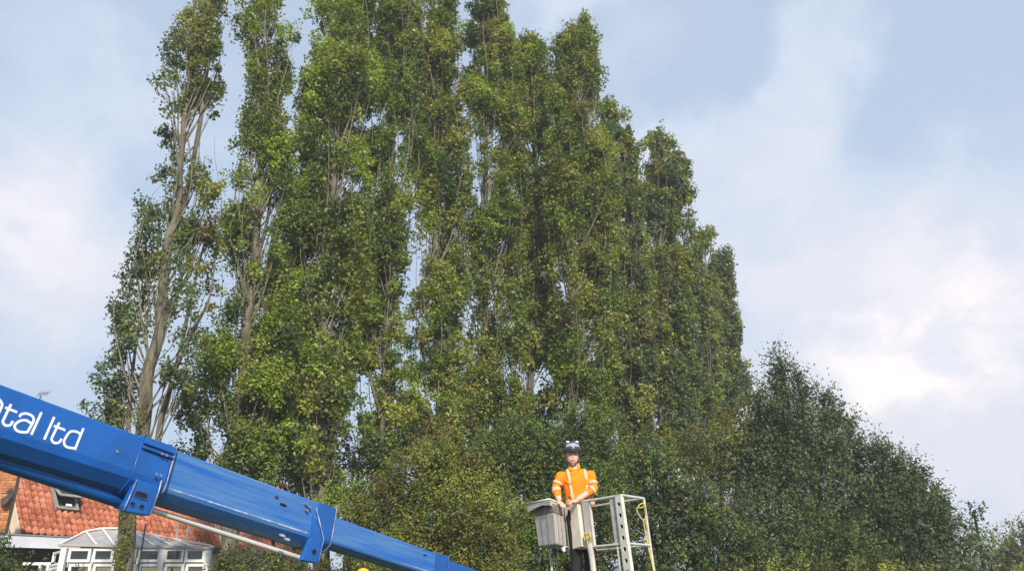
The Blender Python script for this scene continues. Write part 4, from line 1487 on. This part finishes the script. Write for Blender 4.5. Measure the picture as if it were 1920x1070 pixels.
# stubble: a shell just outside the jaw
mb = MB()
vs, fs = [], []
for i in range(6):
    for j in range(13):
        a = -.25 + (PI + .5) * j / 12
        t_ = i / 5
        r = 1.0 - .25 * t_
        vs.append(hc + Vector((math.cos(PI + a) * .056 * r * (1 - .35 * t_), -.022 + math.sin(PI + a) * .072 * r * (1 - .12 * t_), -.098 - .038 * t_)))
for i in range(5):
    for j in range(12):
        fs.append((i * 13 + j, i * 13 + j + 1, (i + 1) * 13 + j + 1, (i + 1) * 13 + j))
mb.add(vs, fs)
mb.build('beard', M['stubble'], man, smooth=True)
# helmet
helm = MB()
hcen = hc + Vector((0, .012, .066))
rows = []
for i in range(9):
    t_ = i / 8 * PI / 2
    rows.append((hcen + Vector((0, 0, math.sin(t_) * .118)), .108 * math.cos(t_) ** .8 + .001, .128 * math.cos(t_) ** .8 + .001))
loft(helm, [(hcen + Vector((0, 0, -.012)), .109, .129)] + rows, 28)
ho = helm.build('helmet', M['helmet'], man, smooth=True)
mb = MB(); loft(mb, [(hcen + Vector((0, 0, -.018)), .113, .134), (hcen + Vector((0, 0, .000)), .114, .136), (hcen + Vector((0, 0, .006)), .110, .130)], 28); mb.build('helmet_rim', M['helmetdark'], ho, smooth=True)
mb = MB()
vs, fs = [], []
for i in range(9):
    a = PI + PI * (.16 + .68 * i / 8)
    vs += [hcen + Vector((math.cos(a) * .106, math.sin(a) * .126, -.002)), hcen + Vector((math.cos(a) * .112, math.sin(a) * .175, -.034)), hcen + Vector((math.cos(a) * .112, math.sin(a) * .175, -.040)), hcen + Vector((math.cos(a) * .104, math.sin(a) * .124, -.012))]
for i in range(8):
    for j in range(4):
        fs.append((4 * i + j, 4 * i + (j + 1) % 4, 4 * i + 4 + (j + 1) % 4, 4 * i + 4 + j))
mb.add(vs, fs); mb.build('peak', M['helmetdark'], ho, smooth=True)
mb = MB()
vs, fs = [], []
for r_i in range(4):
    for i in range(9):
        a = PI + PI * (.22 + .56 * i / 8)
        t_ = (.22 + .40 * r_i / 3) + .05 * math.cos((i - 4) / 4 * PI / 2)
        k = math.cos(t_) ** .8
        vs.append(hcen + Vector((math.cos(a) * .1135 * k, math.sin(a) * .1335 * k, math.sin(t_) * .1225)))
for r_i in range(3):
    for i in range(8):
        fs.append((9 * r_i + i, 9 * r_i + i + 1, 9 * r_i + 10 + i, 9 * r_i + 9 + i))
mb.add(vs, fs); mb.build('badge_panel', M['badge'], ho, smooth=True)
for s_ in (-1, 1):
    mb = MB(); ball(mb, hcen + Vector((s_ * .060, -.050, .098)), .026, .036, .018, 12, 8); mb.build('lamp_pod', M['white'], ho, smooth=True)  # white shape on the helmet, taken for a raised ear-muff cup
    mb = MB(); ball(mb, hcen + Vector((s_ * .108, .01, .010)), .012, .030, .036, 12, 8); mb.build('ear_defender', M['helmetdark'], ho, smooth=True)
    mb = MB(); mb.tube([hcen + Vector((s_ * .100, -.01, -.01)), hc + Vector((s_ * .078, -.03, -.06)), hc + Vector((s_ * .03, -.055, -.135))], .004, 6); mb.build('chin_strap', M['hole'], ho)
# yellow-green tag of the harness at the neck, and belt clip
mb = MB(); mb.tube([neck + Vector((.055, -.06, .03)), neck + Vector((.062, -.075, -.01)), neck + Vector((.060, -.09, -.045))], .009, 8); mb.build('collar_tag', M['yellow'], man, smooth=True)
mb = MB(); c = mp(1114, 981, -.16)
mb.tube(catmull([c + Vector((0, 0, .02)), c + Vector((.02, 0, .01)), c + Vector((.018, 0, -.02)), c + Vector((-.005, 0, -.025)), c + Vector((-.012, 0, 0)), c + Vector((0, 0, .02))], 4), .004, 6)
mb.build('belt_clip', M['chrome'], man)
# ------------------------------------------------------------------ house
RE = Vector((.508, .861, 0)).normalized()
RH = Vector((-RE.y, RE.x, 0))
PHI = math.radians(54)
RS = (RH * math.cos(PHI) + Vector((0, 0, 1)) * math.sin(PHI)).normalized()
RN = RE.cross(RS)
R0 = at(38, 998, 26)
if RN.dot(Vector((0, 0, EYE)) - R0) < 0:
    RN = -RN
LU, LS = 13.0, 3.85
house = thing('house', Vector((R0.x, R0.y, 0)), 'house with orange clay pantile roof, open roof window and brick end behind the boom', 'house')


def rp_(u, s, n=0.0): return R0 + RE * u + RS * s + RN * n


def roof_uv(px, py):
    q = on_plane(px, py, R0, RN) - R0
    return q.dot(RE), q.dot(RS)


mb = MB(); mb.prism([rp_(0.02, 0, -.04), rp_(LU, 0, -.04), rp_(LU, LS, -.04), rp_(.02, LS, -.04)], RN * -.06)
roof = mb.build('roof', M['batten'], house)
mb = MB(); mb.prism([rp_(0, LS, -.1), rp_(LU, LS, -.1), rp_(LU, 0, -.1) + RH * (2 * LS * math.cos(PHI)), rp_(0, 0, -.1) + RH * (2 * LS * math.cos(PHI))], RN * -.02)
mb.build('roof_slope', M['tile_plain'], roof)
# walls under the roof
zb = R0.z - .15
def wallq(name, a, b, m, t=.2, z0=0.0, z1=None):
    z1 = z1 if z1 is not None else zb
    d = (b - a); d.z = 0; nn = Vector((-d.y, d.x, 0)).normalized() * t
    mb = MB()
    a0, b0 = Vector((a.x, a.y, z0)), Vector((b.x, b.y, z0)); a1, b1 = Vector((a.x, a.y, z1)), Vector((b.x, b.y, z1))
    mb.hexa([a0, b0, b0 + nn, a0 + nn, a1, b1, b1 + nn, a1 + nn])
    return mb.build(name, m, house)
wallq('wall', R0 + RH * .35, R0 + RE * LU + RH * .35, M['cream_wall'])
DW_ = 2 * LS * math.cos(PHI)
apex = R0 + RH * (DW_ / 2) + Vector((0, 0, LS * math.sin(PHI)))
g0, g1 = R0 + RE * .02, R0 + RE * .02 + RH * DW_
mb = MB(); mb.prism([Vector((g0.x, g0.y, 0)), g0 - Vector((0, 0, .06)), apex + RE * .02 - Vector((0, 0, .06)), g1 - Vector((0, 0, .06)), Vector((g1.x, g1.y, 0))], RE * .18)
mb.build('gable_wall', M['cream_wall'], house)
# bargeboard along the verge
mb = MB(); mb.prism([rp_(-.03, -.05, .02), rp_(-.03, LS, .02), rp_(-.03, LS, -.18), rp_(-.03, -.05, -.18)], RE * .04); mb.build('bargeboard', M['cream_trim'], house)
# gutter
mb = MB(); mb.tube([rp_(-.05, -.06, -.06), rp_(LU, -.06, -.06)], .055, 8); mb.build('gutter', M['gutter'], house, smooth=True)
mb = MB(); mb.bar(rp_(0, -.02, -.12) , rp_(LU, -.02, -.12), .03, .16); mb.build('fascia_board', M['gutter'], house)

# pantiles: one S shaped tile, shared by all
TW, TG = .225, .25


def tile_mesh(k):
    rr = random.Random(100 + k)
    me = bpy.data.meshes.new('tile')
    prof = []
    for i in range(9):
        t_ = i / 8
        if t_ < .62:
            h = math.sin(t_ / .62 * PI) ** .7 * .075
        else:
            h = -math.sin((t_ - .62) / .38 * PI) * .012
        prof.append((t_ * (TW + .012), h))
    vs = []
    for (y, lift) in ((-.03, .020), (TG, .004)):
        for x, h in prof:
            vs.append((x, y + rr.uniform(-.004, .004), h + lift))
    for x, h in prof:
        vs.append((x, -.03, h + .020 - .016))
    fs = [(i, i + 1, 9 + i + 1, 9 + i) for i in range(8)] + [(18 + i, 18 + i + 1, i + 1, i) for i in range(8)]
    me.from_pydata(vs, [], fs)
    me.materials.append(M['tile'])
    for i, p in enumerate(me.polygons):
        p.use_smooth = i < 8
    me.update()
    return me


tms = [tile_mesh(k) for k in range(4)]
TM = Matrix((RE, RS, RN)).transposed()
if TM.determinant() < 0:
    print('LEFT HANDED ROOF')
tr = random.Random(9)
wx = [roof_uv(x, y) for x, y in ((99, 913), (131, 922), (145, 954), (105, 954))]
wu0, wu1 = min(wx[0][0], wx[3][0]), max(wx[1][0], wx[2][0]) - .05
ws0, ws1 = min(wx[2][1], wx[3][1]), max(wx[0][1], wx[1][1])
cells = []
for j in range(int(LS / TG)):
    for i in range(int(LU / TW)):
        u, s_ = i * TW, j * TG
        if u + TW > wu0 and u < wu1 and s_ + TG > ws0 and s_ < ws1 + .1:
            continue
        p = rp_(u + .1, s_ + .12)
        x, y = proj(p)
        top = (865 + x * .41 if x < 235 else 958 + (x - 235) * .305) - 6      # the boom's lower edge
        vis = y > top and y < 1035 and -5 < x < 470
        cells.append((not vis, (p - Vector((0, 0, EYE))).length, u, s_))
cells.sort()
rest_v, rest_f = [], []
for n_, (hid, dist, u, s_) in enumerate(cells):
    me = tms[tr.randrange(4)]
    off = rp_(u, s_ + tr.uniform(-.006, .006), tr.uniform(0, .006))
    rot = TM @ Matrix.Rotation(tr.uniform(-.012, .012), 3, 'Z')
    mw = rot.to_4x4(); mw.translation = off
    if not hid and n_ < 296:
        o = bpy.data.objects.new('tile', me)
        COL.objects.link(o)
        o.parent = roof
        o.matrix_parent_inverse = parent_matrix(roof).inverted()
        o.matrix_basis = mw
    else:
        k = len(rest_v)
        rest_v += [mw @ v.co for v in me.vertices]
        rest_f += [tuple(k + i for i in p.vertices) for p in me.polygons]
o = mk('more_tiles', rest_v, rest_f, M['tile'], roof, smooth=False)
tag(o, kind='stuff')
mb = MB()
k = 0.0
while k < LU:
    mb.tube([rp_(k, LS, .0), rp_(k + .3, LS, .0)], [.13, .12], 8); k += .31
o = mb.build('ridge_tiles', M['tile'], roof, smooth=True, angle=40); tag(o, kind='stuff')

# roof window standing open
a, b, c, d = [rp_(*q) for q in ((wu0, ws0), (wu1, ws0), (wu1, ws1), (wu0, ws1))]
fr = MB()
for p, q in ((a, b), (b, c), (c, d), (d, a)):
    fr.bar(p + RN * .05, q + RN * .05, .07, .12, up=RN)
wobj = fr.build('roof_window', M['windowgrey'], house)
mb = MB(); mb.prism([a, b, c, d], RN * -.02); mb.build('window_opening', M['hole'], wobj)
mb = MB(); mb.prism([a + RS * .02 + RN * .0, b + RS * .02, b + RS * .16, a + RS * .16], RN * .03); mb.build('flashing', M['leadgrey'], wobj)
top0, top1 = d + RN * .12, c + RN * .12
slant = (-RS * .93 + RN * .36).normalized() * ((ws1 - ws0) * .72)
sash = MB()
for p, q in ((top0, top1), (top1, top1 + slant), (top1 + slant, top0 + slant), (top0 + slant, top0)):
    sash.bar(p, q, .08, .05, up=RN)
so = sash.build('sash', M['windowgrey'], wobj)
mb = MB(); mb.prism([top0, top1, top1 + slant, top0 + slant], RN * .008); mb.build('pane', M['skyglass'], so)
mb = MB(); mb.box(a.lerp(b, .62) + RS * .17 + RN * .06, RE * .10, RS * .05, RN * .02); mb.build('handle', M['white'], wobj)

# brick wing at the left edge
bw = 23.6
e_top, e_bot = at(22, 884, bw), at(16, 996, bw)
wr = (e_top.x + e_bot.x) / 2
wing_top = at(10, 874, bw).z
mb = MB(); mb.box(Vector((wr - 2.03, bw + .17, wing_top / 2)), (2.0, 0, 0), (0, .12, 0), (0, 0, wing_top / 2)); mb.build('brick_wall', M['mortar'], house)
wingwall = bpy.data.objects[house.children[-1].name]
bms = []
for k in range(3):
    me = bpy.data.meshes.new('brick')
    x, y, z = .1075, .012, .0325
    me.from_pydata([(-x, -y, -z), (x, -y, -z), (x, y, -z), (-x, y, -z), (-x, -y, z), (x, -y, z), (x, y, z), (-x, y, z)], [],
                   [(3, 2, 1, 0), (4, 5, 6, 7), (0, 1, 5, 4), (1, 2, 6, 5), (2, 3, 7, 6), (3, 0, 4, 7)])
    me.materials.append(M['brick']); bms.append(me)
z = at(10, 1004, bw).z
row = 0
rv, rf = [], []
while z < wing_top - .04:
    for c_ in range(-1 if row % 2 else 0, 8):
        x = wr - .085 - c_ * .225 - (.1125 if row % 2 else 0) - (.056 if c_ < 0 else 0)
        loc = Vector((x, bw + .04 + tr.uniform(-.004, .004), z))
        sx, sy = proj(loc)
        if sx > -14 and sy > 866:
            o = bpy.data.objects.new('brick', bms[tr.randrange(3)])
            COL.objects.link(o); o.parent = wingwall
            o.matrix_parent_inverse = parent_matrix(wingwall).inverted()
            o.matrix_basis = Matrix.Translation(loc) @ Matrix.Diagonal((.48 if c_ < 0 else 1, 1, 1, 1))
    z += .075; row += 1
# satellite dish on the corner
dsh = thing('satellite_dish', at(17, 932, bw - .05), 'small dark satellite dish fixed on the corner of the brick wall', 'satellite dish')
c = Vector(dsh.location)
mb = MB()
ax = Vector((-.5, -.8, .25)).normalized()
u_ = ax.orthogonal().normalized(); v_ = ax.cross(u_)
vs = [c + ax * -.03]; fs = []
for i in range(1, 4):
    for j in range(14):
        q = 2 * PI * j / 14; r = .085 * i
        vs.append(c + (u_ * math.cos(q) + v_ * math.sin(q)) * r + ax * (-.03 + .09 * (i / 3) ** 2))
fs += [(0, 1 + j, 1 + (j + 1) % 14) for j in range(14)]
for i in range(2):
    fs += [(1 + i * 14 + j, 1 + (i + 1) * 14 + j, 1 + (i + 1) * 14 + (j + 1) % 14, 1 + i * 14 + (j + 1) % 14) for j in range(14)]
mb.add(vs, fs)
o = mb.build('reflector', M['dish'], dsh, smooth=True); so = o.modifiers.new('thick', 'SOLIDIFY'); so.thickness = .008
mb = MB(); mb.tube([c, c + Vector((.05, .12, -.08))], .02, 6); mb.tube([c - v_ * .2, c + ax * .24 - v_ * .05], .008, 5); mb.build('bracket_arm', M['dish'], dsh)
# TV aerial whose top clears the boom
YA = 27.6
an = thing('tv_aerial', at(79, 800, YA), 'thin television aerial poking up above the blue boom into the sky', 'aerial')
mb = MB(); t0 = at(76, 741, YA); mb.tube([t0 - Vector((0, 0, .6)), t0], .018, 6); mb.build('mast', M['dish'], an)
mb = MB(); b0, b1 = at(72, 738, YA + .1), at(91, 737, YA - .2); mb.tube([b0, b1], .012, 5); mb.build('crossbar', M['dish'], an)
for k in range(7):
    p = b0.lerp(b1, k / 6); mb = MB()
    hgt = .10 if k else .14
    mb.tube([p + Vector((-.03, -.05, -hgt)), p + Vector((.03, .05, hgt))], .006, 4); mb.build('element', M['dish'], an)
mb = MB(); mb.tube([t0 + Vector((0, 0, -.02)), t0 + Vector((.08, 0, -.12)), t0 + Vector((0, 0, -.3))], .008, 5); mb.build('stay', M['dish'], an)
wing_ch = MB()
wing_ch.box(Vector((t0.x, t0.y, t0.z - 1.9)), RE * .25, RH * .25, (0, 0, 1.5)); wing_ch.build('chimney', M['brick_plain'], roof)

# ------------------------------------------------------------------ flat grey porch roof
po = thing('porch', at(60, 1070, 22.5), 'flat porch roof with broad pale grey fascia left of the conservatory', 'porch')
def zy(px, py, Y): return at(px, py, Y)
a, b = at(-120, 996, 22.4), at(150, 1008, 23.2)
a2, b2 = at(-120, 1021, 22.4), at(150, 1029, 23.2)
mb = MB(); mb.prism([a2, b2, b, a], (0, .05, 0)); mb.build('fascia', M['fasciagrey'], po)
mb = MB(); mb.prism([a + Vector((0, .05, .01)), b + Vector((0, .05, .01)), b + Vector((.0, 2.2, .01)), a + Vector((0, 2.2, .01))], (0, 0, -.08)); mb.build('roof_deck', M['leadgrey'], po)
mb = MB(); mb.prism([a + Vector((0, -.03, .0)), b + Vector((0, -.03, .0)), b + Vector((0, -.03, .035)), a + Vector((0, -.03, .035))], (0, .1, 0)); mb.build('drip_edge', M['leadgrey'], po)
mb = MB()
a, b = at(-120, 1020, 23.4), at(150, 1026, 24.0)
mb.prism([Vector((a.x, a.y, 0)), Vector((b.x, b.y, 0)), Vector((b.x, b.y, b.z + .2)), Vector((a.x, a.y, a.z + .2))], (0, .15, 0)); mb.build('back_wall', M['darkbrown'], po)
mb = MB()
a, b = at(44, 1056, 22.3), at(110, 1056, 22.3)
mb.bar(a, b, .06, .07); mb.build('rail', M['pvc'], po)
for px in (78, 92, 104):
    mb = MB(); p = at(px, 1054, 22.3); mb.bar(Vector((p.x, p.y, 0)), p, .07, .07, up=(0, 1, 0)); mb.build('post', M['pvc'], po)

# ------------------------------------------------------------------ conservatory
con = thing('conservatory', at(250, 1070, 21.5), 'white framed conservatory with sloping pale glazed roof in front of the house', 'conservatory')
YC = 21.3
YR = 22.6
tops = [(150, 1003), (161, 998), (192, 993), (224, 993), (256, 1000), (290, 1006), (333, 1014), (396, 1026)]
eave = [(112, 1022), (181, 1023), (215, 1024), (252, 1024.5), (290, 1025), (325, 1025.5), (362, 1026.5), (401, 1028)]
tp = [at(x, y, YR - .9 * max(0, (x - 256) / 145)) for x, y in tops]
ep = [at(x, y, YC) for x, y in eave]
ze = sum(p.z for p in ep) / len(ep)
for i in range(7):
    mb = MB(); mb.prism([ep[i], ep[i + 1], tp[i + 1], tp[i]], (0, .01, -.03)); mb.build('roof_panel', M['polycarb'], con)
for i in range(8):
    mb = MB(); mb.bar(ep[i] + Vector((0, -.01, .03)), tp[i] + Vector((0, -.01, .03)), .042 if 0 < i < 7 else .055, .035); mb.build('rafter', M['pvc'], con)
mb = MB(); mb.tube([p + Vector((0, 0, .05)) for p in tp[:]], .022, 6); mb.build('ridge', M['pvc'], con)
mb = MB()
for i in range(7):
    mb.bar(ep[i] + Vector((0, -.05, .01)), ep[i + 1] + Vector((0, -.05, .01)), .10, .06)
mb.build('gutter', M['gutterpale'], con)
# roof slope on the far side so that it is a solid building
mb = MB(); mb.prism([tp[1], tp[4], tp[4] + Vector((0, 1.6, -.25)), tp[1] + Vector((0, 1.6, -.25))], (0, 0, -.03)); mb.build('rear_roof', M['polycarb'], con)


def window(x0, x1, y0, y1, Y, bars=(), name='window'):
    """Frame corners given by picture columns at the eave and rows; upright in space."""
    P = lambda x, y: at(x, y, Y)
    zt, zl = P(x0, y0).z, P(x0, y1).z
    xa, xb = P(x0, y0).x, P(x1, y0).x
    w = .065
    fr = MB()
    fr.box(((xa + xb) / 2, Y, zt - w / 2), ((xb - xa) / 2, 0, 0), (0, .035, 0), (0, 0, w / 2))
    fr.box(((xa + xb) / 2, Y, zl + w / 2), ((xb - xa) / 2, 0, 0), (0, .035, 0), (0, 0, w / 2))
    fr.box((xa + w / 2, Y, (zt + zl) / 2), (w / 2, 0, 0), (0, .035, 0), (0, 0, (zt - zl) / 2 - w))
    fr.box((xb - w / 2, Y, (zt + zl) / 2), (w / 2, 0, 0), (0, .035, 0), (0, 0, (zt - zl) / 2 - w))
    o = fr.build(name, M['pvc'], con)
    mb = MB(); mb.box(((xa + xb) / 2, Y + .01, (zt + zl) / 2), ((xb - xa) / 2 - w, 0, 0), (0, .006, 0), (0, 0, (zt - zl) / 2 - w))
    mb.build('pane', M['glass'], o)
    return o


spans = [(131, 173), (177, 216), (220, 258), (262, 304), (311, 347), (350, 387)]
for x0, x1 in spans:
    window(x0, x1, 1027, 1053, YC)
    window(x0, x1, 1056, 1100, YC)
for px in (122, 307, 392):
    mb = MB(); p = at(px, 1027, YC); mb.box((p.x, YC, p.z / 2), (.07, 0, 0), (0, .06, 0), (0, 0, p.z / 2)); mb.build('corner_post', M['pvc'], con)
# angled side bays on the left
for (xa, xb, Ya, Yb) in ((104, 119, 22.3, 21.35),):
    for (y0, y1) in ((1030, 1058), (1060, 1100)):
        A, B = at(xa, 1030, Ya), at(xb, 1030, Yb)
        zt = at(xb, y0, Yb).z; zl = at(xb, y1, Yb).z
        fr = MB()
        for z in (zt - .03, zl + .03):
            fr.bar((A.x, A.y, z), (B.x, B.y, z), .06, .06)
        for q in (A, B):
            fr.bar((q.x, q.y, zl), (q.x, q.y, zt), .06, .06, up=(0, 1, 0))
        o = fr.build('window', M['pvc'], con)
        mb = MB(); mb.prism([(A.x, A.y, zl), (B.x, B.y, zl), (B.x, B.y, zt), (A.x, A.y, zt)], (.0, .01, 0)); mb.build('pane', M['glass'], o)
# dwarf wall, and grey sheets added behind the top panes to lighten them
pL, pR = at(122, 1027, YC), at(392, 1027, YC)
mb = MB(); mb.box(((pL.x + pR.x) / 2, YC, .35), ((pR.x - pL.x) / 2 + .05, 0, 0), (0, .1, 0), (0, 0, .35)); mb.build('dwarf_wall', M['brick_plain'], con)
for k, px in enumerate((152, 196, 239, 283, 329, 368)):
    mb = MB(); p = at(px, 1030, YC + .15); w = (.28, .27, .27, .28, .23, .23)[k]
    mb.box((p.x, YC + .15, p.z - .22), (w, 0, 0), (0, .01, 0), (0, 0, .2)); mb.build('blind', M['blindgrey'], con)

# white garden posts and the dark pole
for lab, px, py, Y, h_px in (('slim white post before the tiled roof, tallest of four, right of the big trunk', 335, 981, 22.8, 0),
                             ('slim white post before the tiled roof, close right of the tallest one', 353, 989, 22.8, 0),
                             ('short white post under the silver rod, left one of the pair by the hedge', 448, 1021, 22.8, 0),
                             ('short white post under the silver rod, right one of the pair by the hedge', 474, 1027, 22.8, 0)):
    p = at(px, py, Y); mb = MB(); mb.tube([Vector((p.x, Y, 0)), p, p + Vector((0, 0, .015))], [.028, .028, .012], 8)
    tag(mb.build('post', M['pvc'], None, smooth=True, angle=40), lab, 'post', 'slim white posts by the house')
p = at(273, 984, 20.2); mb = MB(); mb.tube([Vector((p.x, p.y, 0)), p, p + Vector((0, 0, .03))], [.022, .020, .035], 8)
tag(mb.build('pole', M['dish'], None, smooth=True, angle=40), 'thin dark pole standing in front of the conservatory right of the thick trunk', 'pole')
